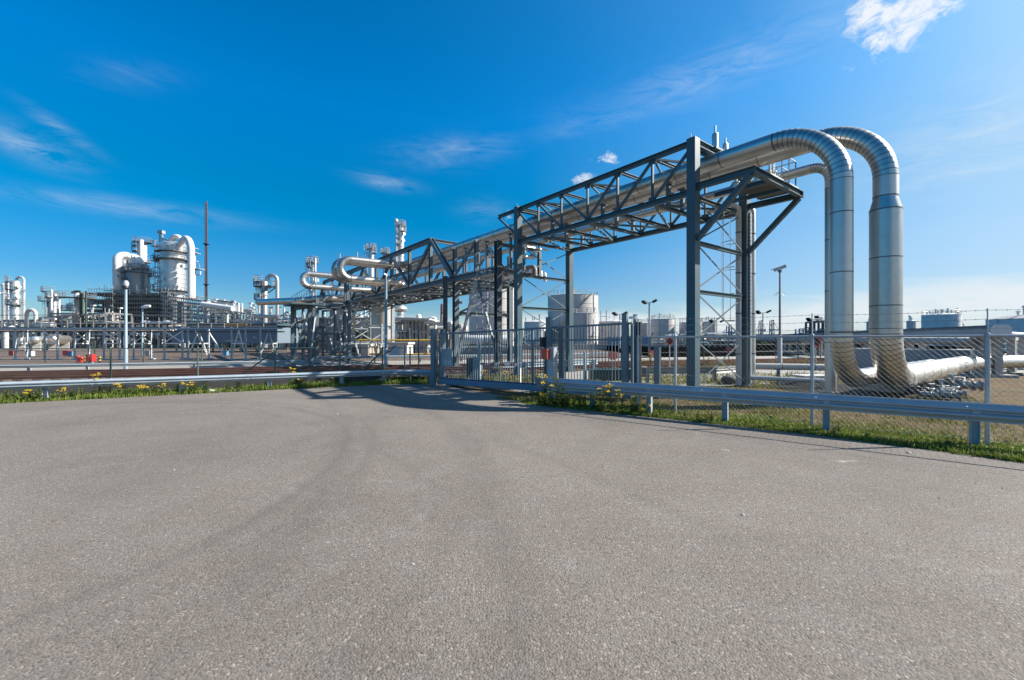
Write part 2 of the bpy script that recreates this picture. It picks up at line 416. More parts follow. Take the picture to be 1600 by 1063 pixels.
def asphalt_mat():
    m, nt, bs = base_mat('asphalt'); pos = geo_pos(nt)
    big = noise(nt, pos, .22, 5, .6, .4)
    col = mixc(nt, ramp(nt, big, [(.32, 0.), (.68, 1.)]), (.146, .124, .104), (.210, .180, .151))
    med = noise(nt, pos, 1.7, 6, .7)
    col = mixc(nt, mth(nt, 'MULTIPLY', ramp(nt, med, [(.45, 0.), (.75, 1.)]), .35), col, (.225, .21, .195))
    agg = nn(nt, 'ShaderNodeTexVoronoi', i_Scale=70.); nt.links.new(pos, agg.inputs['Vector'])
    cs = nt.nodes.new('ShaderNodeSeparateColor'); nt.links.new(agg.outputs['Color'], cs.inputs[0])
    gr = ramp(nt, cs.outputs[0], [(0., .40), (.10, .78), (.45, .98), (.80, 1.04), (.94, 1.3), (1., 2.0)])
    grain = noise(nt, pos, 30., 6, .8)
    gr2 = ramp(nt, grain, [(.3, .72), (.5, 1.0), (.7, 1.27)])
    col = mixc(nt, .75, col, mixc(nt, 1., col, gr, 'MULTIPLY'))
    col = mixc(nt, .9, col, mixc(nt, 1., col, gr2, 'MULTIPLY'))
    # worn tyre arcs of turning lorries
    wv = nn(nt, 'ShaderNodeTexNoise', i_Scale=.35, i_Detail=3.); nt.links.new(pos, wv.inputs['Vector'])
    sp = nt.nodes.new('ShaderNodeSeparateXYZ'); nt.links.new(pos, sp.inputs[0])
    arcs = None
    for (cx, cy, r, wd, amt) in ((-9., 5.4, 6.55, .10, .6), (-9., 5.4, 6.95, .07, .4), (-9., 5.4, 8.6, .12, .35), (-9.4, 4.6, 7.5, .08, .3), (-16., -4., 17.6, .1, .22), (-16., -4., 19.5, .12, .25),
                                 (-22., 1., 20.2, .2, .4), (-22., 1., 22.1, .2, .45)):
        dx = mth(nt, 'SUBTRACT', sp.outputs[0], cx); dy = mth(nt, 'SUBTRACT', sp.outputs[1], cy)
        d = mth(nt, 'SQRT', mth(nt, 'ADD', mth(nt, 'MULTIPLY', dx, dx), mth(nt, 'MULTIPLY', dy, dy)))
        d = mth(nt, 'ADD', d, mth(nt, 'MULTIPLY', wv.outputs['Fac'], .5))
        e = mth(nt, 'ABSOLUTE', mth(nt, 'SUBTRACT', d, r+.25))
        k = mth(nt, 'MULTIPLY', mth(nt, 'SUBTRACT', 1., mth(nt, 'DIVIDE', e, wd*1.5), None, True), amt)
        arcs = k if arcs is None else mth(nt, 'MAXIMUM', arcs, k)
    brk = ramp(nt, noise(nt, pos, .5, 4, .7), [(.30, .15), (.58, 1.)])
    col = mixc(nt, mth(nt, 'MULTIPLY', mth(nt, 'MULTIPLY', arcs, brk), .9), col, (.104, .09, .077))
    # pale scuffs and spills
    sc = noise(nt, pos, .75, 7, .72, 1.2)
    col = mixc(nt, mth(nt, 'MULTIPLY', ramp(nt, sc, [(.60, 0.), (.78, 1.)]), .5), col, (.27, .25, .23))
    dk = noise(nt, pos, .55, 7, .75, 2.)
    col = mixc(nt, mth(nt, 'MULTIPLY', ramp(nt, dk, [(.60, 0.), (.74, 1.)]), .32), col, (.11, .097, .083))
    # hairline cracks and a dusty pale sweep
    wp = nn(nt, 'ShaderNodeVectorMath', operation='ADD'); wn = nn(nt, 'ShaderNodeTexNoise', i_Scale=1.6, i_Detail=5.); nt.links.new(pos, wn.inputs['Vector'])
    ws = nn(nt, 'ShaderNodeVectorMath', operation='SCALE'); ws.inputs['Scale'].default_value = .9; nt.links.new(wn.outputs['Color'], ws.inputs[0])
    nt.links.new(pos, wp.inputs[0]); nt.links.new(ws.outputs[0], wp.inputs[1])
    cr = nn(nt, 'ShaderNodeTexVoronoi', i_Scale=.30); cr.feature = 'DISTANCE_TO_EDGE'; nt.links.new(wp.outputs[0], cr.inputs['Vector'])
    ck = mth(nt, 'MULTIPLY', ramp(nt, cr.outputs['Distance'], [(0., 1.), (.0022, .8), (.0045, 0.)]), ramp(nt, noise(nt, pos, .28, 3, .6), [(.50, 0.), (.62, 1.)]))
    col = mixc(nt, mth(nt, 'MULTIPLY', ck, .45), col, (.07, .064, .058))
    sp2 = noise(nt, pos, 1.1, 6, .75, .8)
    col = mixc(nt, mth(nt, 'MULTIPLY', ramp(nt, sp2, [(.62, 0.), (.70, 1.)]), .22), col, (.255, .23, .20))
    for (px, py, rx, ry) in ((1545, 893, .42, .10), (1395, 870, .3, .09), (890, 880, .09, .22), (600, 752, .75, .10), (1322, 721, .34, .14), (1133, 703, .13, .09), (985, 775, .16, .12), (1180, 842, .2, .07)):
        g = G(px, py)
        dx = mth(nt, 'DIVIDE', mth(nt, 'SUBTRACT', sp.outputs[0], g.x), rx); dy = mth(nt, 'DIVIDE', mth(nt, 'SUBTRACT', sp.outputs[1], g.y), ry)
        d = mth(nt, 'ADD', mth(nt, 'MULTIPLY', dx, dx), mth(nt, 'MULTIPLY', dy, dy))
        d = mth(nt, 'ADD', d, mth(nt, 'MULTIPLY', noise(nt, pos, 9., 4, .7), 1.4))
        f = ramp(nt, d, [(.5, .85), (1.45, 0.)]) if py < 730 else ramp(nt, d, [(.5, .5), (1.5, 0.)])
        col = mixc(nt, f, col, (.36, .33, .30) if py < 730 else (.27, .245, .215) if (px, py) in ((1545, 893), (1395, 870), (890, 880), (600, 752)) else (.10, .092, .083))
    nt.links.new(col, bs.inputs['Base Color'])
    bs.inputs['Roughness'].default_value = .86
    bs.inputs['Specular IOR Level'].default_value = .35
    h = mth(nt, 'ADD', mth(nt, 'MULTIPLY', agg.outputs['Distance'], -.9), mth(nt, 'MULTIPLY', grain, 1.1))
    bump(nt, bs, h, .007, .8)
    return m
def soil_mat(name, cols, sc=1.2, fine=28., bmp=.03, bigsc=.12):
    m, nt, bs = base_mat(name); pos = geo_pos(nt)
    a = noise(nt, pos, sc, 8, .72, .3); b = noise(nt, pos, fine, 5, .75); g = noise(nt, pos, bigsc, 5, .6)
    c = ramp(nt, a, [(.28, cols[0]), (.45, cols[1]), (.58, cols[2]), (.75, cols[3])])
    c = mixc(nt, .8, c, mixc(nt, 1., c, ramp(nt, b, [(.3, .5), (.7, 1.45)]), 'MULTIPLY'))
    c = mixc(nt, 1., c, ramp(nt, g, [(.3, .82), (.7, 1.15)]), 'MULTIPLY')
    nt.links.new(c, bs.inputs['Base Color']); bs.inputs['Roughness'].default_value = .95
    bs.inputs['Specular IOR Level'].default_value = .15
    bump(nt, bs, mth(nt, 'ADD', b, a), bmp)
    return m
ground_m = soil_mat('ground_gravel', [(.17, .155, .13), (.22, .20, .17), (.20, .19, .14), (.16, .16, .085)], .35, 8., .05, .02)
field_m = soil_mat('dry_grass_soil', [(.070, .050, .032), (.125, .086, .050), (.165, .120, .060), (.135, .150, .038)], 2.2, 26., .05, .2)
verge_m = soil_mat('verge_soil', [(.07, .052, .034), (.10, .085, .045), (.10, .11, .04), (.08, .10, .03)], 2., 24., .05, .3)
gravel_m = soil_mat('gravel_road', [(.25, .235, .21), (.30, .285, .26), (.33, .31, .28), (.27, .25, .22)], .9, 30., .012, .1)
bank_m = soil_mat('cobble_bank', [(.13, .125, .12), (.17, .165, .155), (.15, .145, .13), (.17, .17, .10)], 1.2, 9., .05, .1)
road_m = soil_mat('concrete_road', [(.32, .29, .255), (.36, .33, .29), (.38, .35, .31), (.33, .30, .26)], .5, 20., .004, .05)
asph_m = asphalt_mat()
gm = MB(); N = 64; rr = [0, 8, 20, 45, 90, 200, 500, 1500, 5000]
gm.lathe((0, 0, -.03), [(r, 0) for r in rr], N); struct('ground', gm, ground_m)
asph_edge_l = [(-60, -13.7), (-13.86, 11.76), (-8.2, 15.0), (-4.9, 16.75), (-2.9, 16.9)]
asph_edge_r = [(-.2, 13.4), (.35, 11.75), (3.55, 9.5), (5.7, 7.85), (7.29, 6.19), (9.2, 4.3), (40, -25)]
poly_sheet('asphalt_yard', asph_edge_l+asph_edge_r+[(40, -60), (-60, -60)], 0., asph_m, .05, .22)
poly_sheet('grass_verge', [(-60, -14.5), (-60, -6), (-16, 12.9), (-4.6, 18.6), (-2.6, 18.6), (-2.6, 16), (-4.9, 15.9), (-8, 14.2), (-13.5, 11)], -.008, verge_m)
poly_sheet('dry_grass_field', [(-.8, 12.6), (-2.2, 17.2), (-1.5, 21.5), (6, 28.4), (24, 30), (60, 30), (60, -30), (40, -26), (9, 4), (5, 7.5), (.5, 11.2)], -.016, field_m)
poly_sheet('gravel_road', [(-1.2, 16.8), (.6, 13.9), (4, 13.6), (8, 16.3), (14, 18.6), (24, 22), (60, 26), (60, 29), (24, 27.4), (8, 27.0), (1.5, 22.4)], -.010, gravel_m, .12, .7)
poly_sheet('railway_bed', [(-80, -1.4), (-27, 14.3), (-4, 20.7), (14, 28), (60, 43.), (60, 47.5), (-4.6, 28.9), (-27, 22.7), (-80, 7.2)], -.022, ballast_m, .1, .8)
poly_sheet('concrete_road', [(-80, 6.8), (-26, 22.6), (-5, 28.6), (14, 35.2), (60, 49), (60, 54), (-5, 36.5), (-30, 31), (-80, 17)], -.014, road_m)
poly_sheet('cobble_bank', [(9, 30.2), (60, 31.5), (60, 43), (14, 29.2)], -.018, bank_m)
poly_sheet('plant_apron', [(-80, 18), (-30, 31.2), (-5, 37), (14, 44), (14, 90), (-120, 90), (-120, 18)], -.018, soil_mat('apron', [(.12, .085, .068), (.15, .11, .09), (.165, .13, .11), (.14, .13, .08)], .3, 6., .02, .05))

# ------------------------------------------------------------------ grass
def leaf_mat(name, c1, c2, c3):
    m, nt, bs = base_mat(name); pos = geo_pos(nt)
    ri = nt.nodes.new('ShaderNodeNewGeometry').outputs['Random Per Island']
    c = ramp(nt, ri, [(0., c1), (.55, c2), (1., c3)])
    c = mixc(nt, 1., c, ramp(nt, noise(nt, pos, 1.3, 4, .6), [(.3, .7), (.7, 1.25)]), 'MULTIPLY')
    nt.links.new(c, bs.inputs['Base Color']); bs.inputs['Roughness'].default_value = .6
    bs.inputs['Specular IOR Level'].default_value = .25
    tr = nn(nt, 'ShaderNodeBsdfTranslucent'); nt.links.new(c, tr.inputs[0])
    ms = nn(nt, 'ShaderNodeMixShader'); ms.inputs[0].default_value = .3
    out = nt.nodes['Material Output']
    nt.links.new(bs.outputs[0], ms.inputs[1]); nt.links.new(tr.outputs[0], ms.inputs[2]); nt.links.new(ms.outputs[0], out.inputs[0])
    return m
grass_m = leaf_mat('grass', (.10, .165, .022), (.17, .235, .035), (.27, .26, .07))
drygrass_m = leaf_mat('dry_grass', (.12, .15, .03), (.19, .19, .045), (.26, .20, .09))
weed_m = leaf_mat('weed_leaf', (.055, .10, .02), (.10, .155, .03), (.16, .20, .045))
petal_m = M('yellow_petals', (.72, .48, .02), .6, 0, .15, 9.)
stem_m = M('weed_stem', (.11, .12, .045), .6, 0, .2, 9.)
def blades(name, label, n, sampler, h0, h1, wd, mat, bend=.5):
    mb = MB()
    for _ in range(n):
        q = sampler()
        if q is None: continue
        x, y, hs_ = q
        h = R.uniform(h0, h1)*hs_; a = R.uniform(0, 6.283); ca, sa = math.cos(a), math.sin(a)
        b = R.uniform(.1, bend)*h; ww = wd*R.uniform(.6, 1.3)
        d = R.uniform(0, 6.283); bx, by = math.cos(d)*b, math.sin(d)*b
        mb.v += [(x-ca*ww, y-sa*ww, -.02), (x+ca*ww, y+sa*ww, -.02), (x+bx*.35+ca*ww*.7, y+by*.35+sa*ww*.7, h*.6), (x+bx*.35-ca*ww*.7, y+by*.35-sa*ww*.7, h*.6), (x+bx, y+by, h)]
        k = len(mb.v)-5
        mb.f += [(k, k+1, k+2, k+3), (k+3, k+2, k+4)]; mb.m += [0, 0]
    o = mb.build(name, mat, None, False)
    return tag(o, label, None, None, 'stuff')
def along(poly, off0, off1, power=1.):
    """random point beside a polyline, off0..off1 metres to its left"""
    seg = [(Vector(a), Vector(b)) for a, b in zip(poly[:-1], poly[1:])]
    L = [(b-a).length for a, b in seg]
    def f():
        (a, b) = R.choices(seg, L)[0]
        t = R.random(); p = a.lerp(b, t); d = (b-a).normalized(); nrm = Vector((-d.y, d.x))
        o = off0+(off1-off0)*R.random()**power
        p = p+nrm*o
        c = .5+.5*math.sin(p.x*2.1+1.3*math.sin(p.y*1.7))*math.sin(p.y*1.4+p.x*.7)
        if R.random() > .25+.75*c: return None
        return p.x, p.y, .6+.7*c
    return f
el_l = [(-20, 8.4), (-13.86, 11.76), (-8.2, 15.0), (-4.9, 16.75), (-2.9, 16.9)]
el_r = [(.35, 11.75), (3.55, 9.5), (5.7, 7.85), (7.29, 6.19), (8.6, 4.9)]
blades('verge_grass', 'bright green grass under the sunlit guardrail along the yard', 15000, along(el_l, -.06, 1.1, 1.3), .05, .20, .009, grass_m)
blades('edge_grass', 'short green grass where the asphalt meets the fenced field', 13000, along(el_r, -.08, .9, 1.6), .02, .10, .008, grass_m, .9)
blades('clover_patches', 'low broad-leaved weeds between the grass along the fenced field', 9000, along(el_r, -.03, 1.5, 1.3), .02, .07, .02, grass_m, 1.6)
blades('verge_leaves', 'low broad-leaved weeds under the sunlit guardrail', 6000, along(el_l, -.03, 1.2, 1.3), .04, .16, .022, weed_m, 1.2)
def fieldpt():
    p = Vector((-.5, 12.8)).lerp(Vector((8.5, 5.4)), R.random())+Vector((.575, .818))*(R.random()**1.3*11)
    c = math.sin(p.x*1.7+2*math.sin(p.y*.9))*math.sin(p.y*1.9+p.x*.6)+.4*math.sin(p.x*6.1)*math.sin(p.y*5.3)
    if R.random() > .26+.8*max(0, c): return None
    return p.x, p.y, .5+.6*max(0, c)
blades('field_grass', 'dry yellowish grass tufts on the fenced field', 60000, fieldpt, .03, .11, .009, drygrass_m, 1.2)
def farpt():
    p = G(R.uniform(1000, 1330), R.uniform(564, 573)) if R.random() < .55 else (G(R.uniform(700, 870), R.uniform(588, 599)) if R.random() < .5 else G(R.uniform(1020, 1330), R.uniform(584, 600)))
    return p.x, p.y, R.uniform(.5, 1.3)
blades('far_grass', 'yellow green grass strips between the gravel road and the bank', 9000, farpt, .06, .2, .02, drygrass_m, .8)

# ragwort plants: three built, the rest copied
def weed_proto(h, nst, flowers, rnd):
    root = thing('ragwort_plant', 'x', 'weed', (0, 0, 0))
    st, lf, fl = MB(), MB(), MB()
    for _ in range(nst):
        a = rnd.uniform(0, 6.28); sp = rnd.uniform(.05, .28)*h; hh = h*rnd.uniform(.65, 1.)
        pts = [Vector((math.cos(a)*.02, math.sin(a)*.02, -.02)), Vector((math.cos(a)*sp*.4, math.sin(a)*sp*.4, hh*.5)), Vector((math.cos(a)*sp, math.sin(a)*sp, hh))]
        st.tube(pts, .006, 5, True, [.007, .005, .003])
        for _k in range(int(26*h)+7):
            t = rnd.uniform(.03, .93); p = pts[0].lerp(pts[1], t*2) if t < .5 else pts[1].lerp(pts[2], t*2-1)
            b = rnd.uniform(0, 6.28); L = rnd.uniform(.05, .12)*(1.25-.7*t); d = Vector((math.cos(b), math.sin(b), rnd.uniform(-.2, .7))).normalized()
            sd = d.cross(ZV).normalized()*L*rnd.uniform(.16, .3); up = ZV*L*.1
            lf.add([p, p+d*L*.5+sd+up, p+d*L-ZV*L*.15, p+d*L*.5-sd+up], [(0, 1, 2), (0, 2, 3)])
        if flowers:
            for _k in range(rnd.randint(9, 16)):
                b = rnd.uniform(0, 6.28); q = pts[2]+Vector((math.cos(b), math.sin(b), 0))*rnd.uniform(0, .075)+ZV*rnd.uniform(-.01, .045)
                rr_ = rnd.uniform(.013, .024)
                fl.lathe(q, [(rr_*.3, -.006), (rr_, .0), (rr_*.55, .007), (0, .010)], 6)
                st.tube([pts[2]-ZV*.05, q], .002, 3)
    st.build('stems', stem_m, root); lf.build('leaves', weed_m, root, False)
    if flowers: fl.build('blossoms', petal_m, root)
    return root
rw = random.Random(3)
protos = [weed_proto(.62, 4, True, rw), weed_proto(.45, 5, True, rw), weed_proto(.38, 6, False, rw), weed_proto(.8, 5, True, rw)]
WEEDS = [  # x, y, kind, scale, label
]
def lpt(px, off):                      # on the left verge under the image column px, `off` metres behind the asphalt edge
    k = (px-CX)/F
    a = Vector((-13.86, 11.76)); d = Vector((.868, .496))
    s = (a.x-k*a.y)/(k*d.y-d.x); p = a+d*s
    v = p.normalized()
    return p+v*off
def rpt(px, off):
    k = (px-CX)/F
    for a, b in zip(el_r[:-1], el_r[1:]):
        a = Vector(a); b = Vector(b)
        if a.x/a.y <= k <= b.x/b.y or b == Vector(el_r[-1]) or k < a.x/a.y:
            d = b-a; s = (a.x-k*a.y)/(k*d.y-d.x); p = a+d*s
            return p+p.normalized()*off
left_px = [(12, 2), (40, 1), (46, 2), (62, 2), (96, 1), (112, 2), (128, 2), (148, 2), (158, 3), (170, 3), (187, 1), (196, 0), (204, 2), (219, 1), (227, 1), (241, 2), (253, 1), (277, 2), (290, 0), (298, 1), (306, 2), (322, 2), (356, 2), (371, 2), (415, 2), (453, 3), (460, 0), (470, 1), (520, 0), (543, 2), (598, 1), (606, 3), (614, 0), (622, 1), (629, 1), (636, 2), (645, 1), (655, 2), (664, 2), (672, 1)]
for i, (px, kd) in enumerate(left_px):
    q = lpt(px, R.uniform(.25, .55) if kd != 3 else .65); WEEDS.append((q.x, q.y, kd, R.uniform(.85, 1.2)*(.78 if kd in (0, 1, 3) else 1.),
        'weed on the left verge under the sunlit guardrail, number %d from the left edge' % (i+1) if False else None, 'L', i))
right_px = [(843, 2), (846, 1), (849, 2), (852, 2), (855, 3), (862, 2), (870, 3), (878, 2), (884, 2), (858, 1), (867, 2), (874, 2), (881, 1), (888, 2), (896, 2), (905, 2), (914, 2), (929, 1), (938, 0), (944, 3), (956, 3), (963, 2), (975, 0), (986, 1), (994, 2), (1003, 1), (1011, 0), (1020, 2), (1032, 2), (1048, 2), (1070, 2), (1090, 2), (1112, 2), (1304, 2), (1310, 2), (1355, 2), (1480, 2)]
for i, (px, kd) in enumerate(right_px):
    q = rpt(px, R.uniform(-.02, .14) if px < 1030 else R.uniform(.1, .35)); WEEDS.append((q.x, q.y, kd, R.uniform(.75, 1.0)*(1. if px < 1000 else .6), None, 'R', i))
for i, (px, py, kd) in enumerate([(778, 597, 3), (786, 598, 1), (754, 596, 1), (1004, 573, 1), (1016, 571, 3), (1105, 570, 0)]):
    q = G(px, py); WEEDS.append((q.x, q.y, kd, 1., None, 'F', i))
ordn = ['first', 'second', 'third', 'fourth', 'fifth', 'sixth', 'seventh', 'eighth', 'ninth', 'tenth', 'eleventh', 'twelfth', 'thirteenth', 'fourteenth', 'fifteenth', 'sixteenth', 'seventeenth', 'eighteenth', 'nineteenth', 'twentieth']
ordn += ['twenty-'+o for o in ordn[:9]]+['thirtieth']+['thirty-'+o for o in ordn[:9]]+['fortieth']
desc = ['slim yellow-flowered ragwort', 'short yellow-flowered ragwort', 'low leafy green weed', 'tall bushy yellow-flowered ragwort']
used = set()
for (x, y, kd, sc_, _l, side, i) in WEEDS:
    o = protos[kd] if kd not in used else copy_tree(protos[kd])
    used.add(kd)
    o.location = (x, y, -.01); o.rotation_euler = (0, 0, R.uniform(0, 6.28)); o.scale = (sc_,)*3
    where = {'L': 'under the sunlit guardrail, %s plant from the verge\'s left end', 'R': 'under the shaded guardrail, %s plant from the rail\'s gate end', 'F': 'on grass beyond the gate and fence, %s from the left there'}[side]
    o['label'] = desc[kd]+' '+where % ordn[i]
    o['group'] = {'L': 'weeds along the left verge', 'R': 'weeds along the right verge', 'F': 'weeds beyond the fence'}[side]
# ------------------------------------------------------------------ near pipe bridge
ZT, ZB, W1 = 8.13, 6.52, 3.55
S1 = 9.2; NP = 6
br = thing('pipe_bridge', 'dark blue-grey steel truss bridge on four tall columns carrying the big pipes over the yard', 'pipe bridge', B(0, 0, 0))
def part(mb, name, mat, parent, **k): return mb.build(name, mat, parent, **k)
for s in (0, S1):
    for t in (0, W1):
        mb = MB(); mb.bar(B(s, t, -.05), B(s, t, ZT+.12), .30, .30, up=U)
        mb.bar(B(s, t, 0.0), B(s, t, .03), .55, .55, up=U)
        part(mb, 'column', steel, br)
for t in (0, W1):
    mb = MB(); mb.ibeam(B(.15, t, ZT), B(S1-.15, t, ZT), .16, .16, .018); mb.ibeam(B(S1+.15, t, ZT), B(10.85, t, ZT), .15, .15, .018); part(mb, 'top_chord', steel, br)
    mb = MB(); mb.ibeam(B(.15, t, ZB), B(S1-.15, t, ZB), .18, .19, .018); part(mb, 'bottom_chord', steel, br)
    mb = MB(); mb.ibeam(B(-.15, t, 6.66), B(-1.93, t, 6.66), .16, .20, .018); part(mb, 'platform_beam', steel, br)
    mb = MB(); mb.bar(B(-1.80, t, 6.56), B(-.15, t, 4.98), .15, .17, up=V); part(mb, 'platform_brace', steel, br)
    mb = MB(); mb.bar(B(10.8, t, ZT-.08), B(S1+.15, t, 6.95), .09, .11, up=V); part(mb, 'end_brace', steel, br)
    for i in range(1, NP):
        s = S1*i/NP
        mb = MB(); mb.obox(B(s, t, ZT-.15), U*.15, V*.006, ZV*.08); mb.bar(B(s, t, ZB+.095), B(s, t, ZT-.08), .075, .075, up=U)
        mb.obox(B(s, t, ZB+.16), U*.16, V*.006, ZV*.09); part(mb, 'truss_vertical', steel, br)
    for i in range(NP):
        a, b = S1*i/NP, S1*(i+1)/NP
        if i >= NP/2: p, q = B(b, t, ZT-.09), B(a, t, ZB+.10)
        else: p, q = B(a, t, ZT-.09), B(b, t, ZB+.10)
        p = p.lerp(q, .05); q = q.lerp(p, .05)
        mb = MB(); mb.bar(p, q, .085, .085, up=V); part(mb, 'truss_diagonal', steel, br)
for z, nm, wd in ((ZT, 'top_cross_beam', .11), (ZB, 'bottom_cross_beam', .13)):
    for i in range(0, NP+1):
        s = S1*i/NP+(.25 if i == 0 else -.25 if i == NP else 0)
        mb = MB(); mb.ibeam(B(s, .09, z), B(s, W1-.09, z), wd, wd, .014); part(mb, nm, steel, br)
    for i in range(NP):
        a, b = (S1*i/NP, S1*(i+1)/NP) if i % 2 else (S1*(i+1)/NP, S1*i/NP)
        mb = MB(); mb.bar(B(a, .12, z-.02), B(b, W1-.12, z-.02), .07, .07); part(mb, 'lateral_brace', steel, br)
for s in (0, S1):
    mb = MB(); mb.ibeam(B(s, .15, ZT+.02), B(s, W1-.15, ZT+.02), .20, .22, .02); part(mb, 'portal_beam', steel, br)
    lev = [6.4, 4.9, 3.3, 1.72, .15]
    for z in lev[1:3]:
        mb = MB(); mb.ibeam(B(s, .15, z), B(s, W1-.15, z), .12, .13, .014); part(mb, 'bent_beam', steel, br)
    for za, zb in zip(lev[:-1], lev[1:]):
        for k, (a, b) in enumerate(((za, zb), (zb, za))):
            mb = MB(); o = .03 if k else -.03
            mb.bar(B(s+o, .15, a-.05 if a > b else a+.05), B(s+o, W1-.15, b+.05 if a > b else b-.05), .045, .02, up=U); part(mb, 'cross_brace', steel2, br)
# platform at the near end
mb = MB(); mb.ibeam(B(-1.85, .08, 6.66), B(-1.85, W1-.08, 6.66), .16, .20, .018); part(mb, 'platform_edge_beam', steel, br)
for t in (1.15, 2.3):
    mb = MB(); mb.ibeam(B(-.1, t, 6.62), B(-1.77, t, 6.62), .10, .13, .014); part(mb, 'platform_joist', steel, br)
mb = MB(); mb.obox(B(-1.15, 2.6, 6.79), U*.55, V*.85, ZV*.02); deck_o = part(mb, 'platform_deck', scafdeck, br)
mb = MB(); railing(mb, [B(-.5, 3.48, 6.8), B(-1.72, 3.48, 6.8), B(-1.72, 2.35, 6.8)], 1.0, .55, .02); part(mb, 'platform_railing', galv, deck_o)
mb = MB(); mb.bar(B(-1.79, 1.3, 6.85), B(-1.79, 3.5, 6.85), .02, .12); part(mb, 'kick_plate', galv, deck_o)
for (s, t, h, r) in ((-1.0, 1.35, .28, .07), (-1.25, 1.75, .42, .12), (-1.4, 2.2, .50, .10), (-1.35, 2.65, .9, .07), (-1.15, 2.85, .95, .06), (-.6, 1.6, .3, .09)):
    mb = MB(); mb.lathe(B(s, t, 6.81), [(r*1.5, 0), (r*1.5, .04), (r, .05), (r, h*.6), (r*1.4, h*.6), (r*1.4, h*.68), (r*.6, h*.7), (r*.6, h)], 12)
    part(mb, 'valve', clad_far if r > .065 else galv, deck_o)
mb = MB()
for t0 in (1.2, 1.32): mb.tube(fillet([B(-1.2, t0, 6.81), B(-1.2, t0, 7.15), B(-1.2, t0+.35, 7.15)], .06, 4), .025, 8)
part(mb, 'drain_pipe', yellow, br)
# vent stacks on the portal beam
for (t, h, r) in ((1.49, .70, .105), (2.2, .52, .09)):
    mb = MB(); c = B(.05, t, ZT+.13)
    mb.lathe(c, [(.05, 0), (.05, .08), (r, .10), (r, h*.8), (r*.85, h*.86), (.03, h*.9), (.03, h*1.25), (.0, h*1.26)], 14); part(mb, 'vent_stack', clad_far, br)
mb = MB(); mb.obox(B(-.05, 1.85, ZT+.09), U*.14, V*.75, ZV*.035); mb.obox(B(.1, 1.9, ZT-.25), U*.08, V*.5, ZV*.14); part(mb, 'vent_bracket', steel, br)
mb = MB(); ladder(mb, B(.2, 3.55, 2.35), 4.3, U, .34, .018, .3, True, .1, 5, 1.0); part(mb, 'ladder', galv, br)
# lamps/studs on column heads
for s in (0, S1):
    mb = MB(); mb.lathe(B(s+.08, 0, ZT+.12), [(.04, 0), (.04, .07), (.015, .08), (.012, .2), (0, .21)], 8); part(mb, 'lifting_stud', galv, br)

# ------------------------------------------------------------------ the three big pipes
ZP = 7.65
def pipe_thing(label, path, r, segs, mat=clad, every=1.6, n=28, group='large clad pipes on the bridge', name='clad_pipe', supports=()):
    """segs: index ranges of bends are given seam rings at each vertex; straight runs get one every few metres"""
    root = thing(name, label, 'pipe', (path[0].x, path[0].y, 0), group)
    mb = MB(); mb.segtube(path, r, n, every); bands(mb, path, r, every, .028, n, 1, .0045)
    run = 0
    for i in range(1, len(path)-1):
        la = (path[i]-path[i-1]).length; lb = (path[i+1]-path[i]).length
        if min(la, lb) < .5:
            d = (path[i+1]-path[i-1]).normalized()*.009
            mb.tube([path[i]-d, path[i]+d], r+.004, n, True, None, 1)
    mb.build('cladding', [mat, cladband], root, angle=28)
    return root
r1, r2, r3 = .262, .275, .155
p1 = fillet([B(-3.72, 12.6, .62), B(-3.72, .92, .62), B(-3.72, .92, ZP), B(25.3, .92, ZP), B(25.3, -3.9, ZP), B(25.3, -3.9, 6.22), B(25.3, .92, 6.22), B(52, .92, 6.22)],
            [1.3, 1.62, .8, .712, .712, .8], 18)
pipe1 = pipe_thing('silvery insulated pipe on the left side of the bridge, its downcomer the slimmer left one', p1, r1, None)
# pipe two has a wider lower half
p2a = fillet([B(-4.45, 1.83, 5.55), B(-4.45, 1.83, ZP), B(26.35, 1.83, ZP), B(26.35, -4.0, ZP), B(26.35, -4.0, 6.22), B(26.35, 1.83, 6.22), B(52, 1.83, 6.22)], [1.55, .8, .712, .712, .8], 18)
pipe2 = pipe_thing('silvery insulated pipe behind the first, its downcomer widening through a reducer', p2a, r2, None)
rb = .35
mb = MB()
p2b = fillet([B(-4.45, 1.83, 5.2), B(-4.45, 1.83, .65), B(-4.45, 14.2, .65)], 1.38, 18)
mb.tube([B(-4.45, 1.83, 5.56), B(-4.45, 1.83, 5.5), B(-4.45, 1.83, 5.22), B(-4.45, 1.83, 5.18)], rb, 28, True, [r2, r2, rb, rb])
mb.segtube(p2b, rb, 28, 1.28); bands(mb, p2b, rb, 1.28, .028, 28, 1, .0045)
for i in range(1, len(p2b)-1):
    if min((p2b[i]-p2b[i-1]).length, (p2b[i+1]-p2b[i]).length) < .5:
        d = (p2b[i+1]-p2b[i-1]).normalized()*.009; mb.tube([p2b[i]-d, p2b[i]+d], rb+.004, 28, True, None, 1)
for z in (5.56, 5.2): mb.tube([B(-4.45, 1.83, z-.015), B(-4.45, 1.83, z+.015)], (r2 if z > 5.4 else rb)+.006, 28, True, None, 1)
mb.build('lower_cladding', [clad, cladband], pipe2, angle=28)
mb = MB(); mb.tube(fillet([B(-4.45, 14.2, .65), B(-5.0, 17.3, .66), B(-8.5, 24.5, .66)], 3., 6), rb*.86, 24); mb.build('far_run', [clad], pipe2)
p3 = fillet([B(-2.88, 2.95, .05), B(-2.88, 2.95, 7.24), B(19.9, 2.95, 7.24)], .5, 10)
pipe3 = pipe_thing('thinner clad pipe beyond the big two, bending down behind the left downcomer', p3, r3, None)
p3b = fillet([B(20.2, 2.95, 7.24), B(31.9, 2.95, 7.24), B(31.9, -5.1, 7.24), B(31.9, -5.1, 6.2), B(31.9, 2.95, 6.2), B(52, 2.95, 6.2)], [.6, .515, .515, .6], 12)
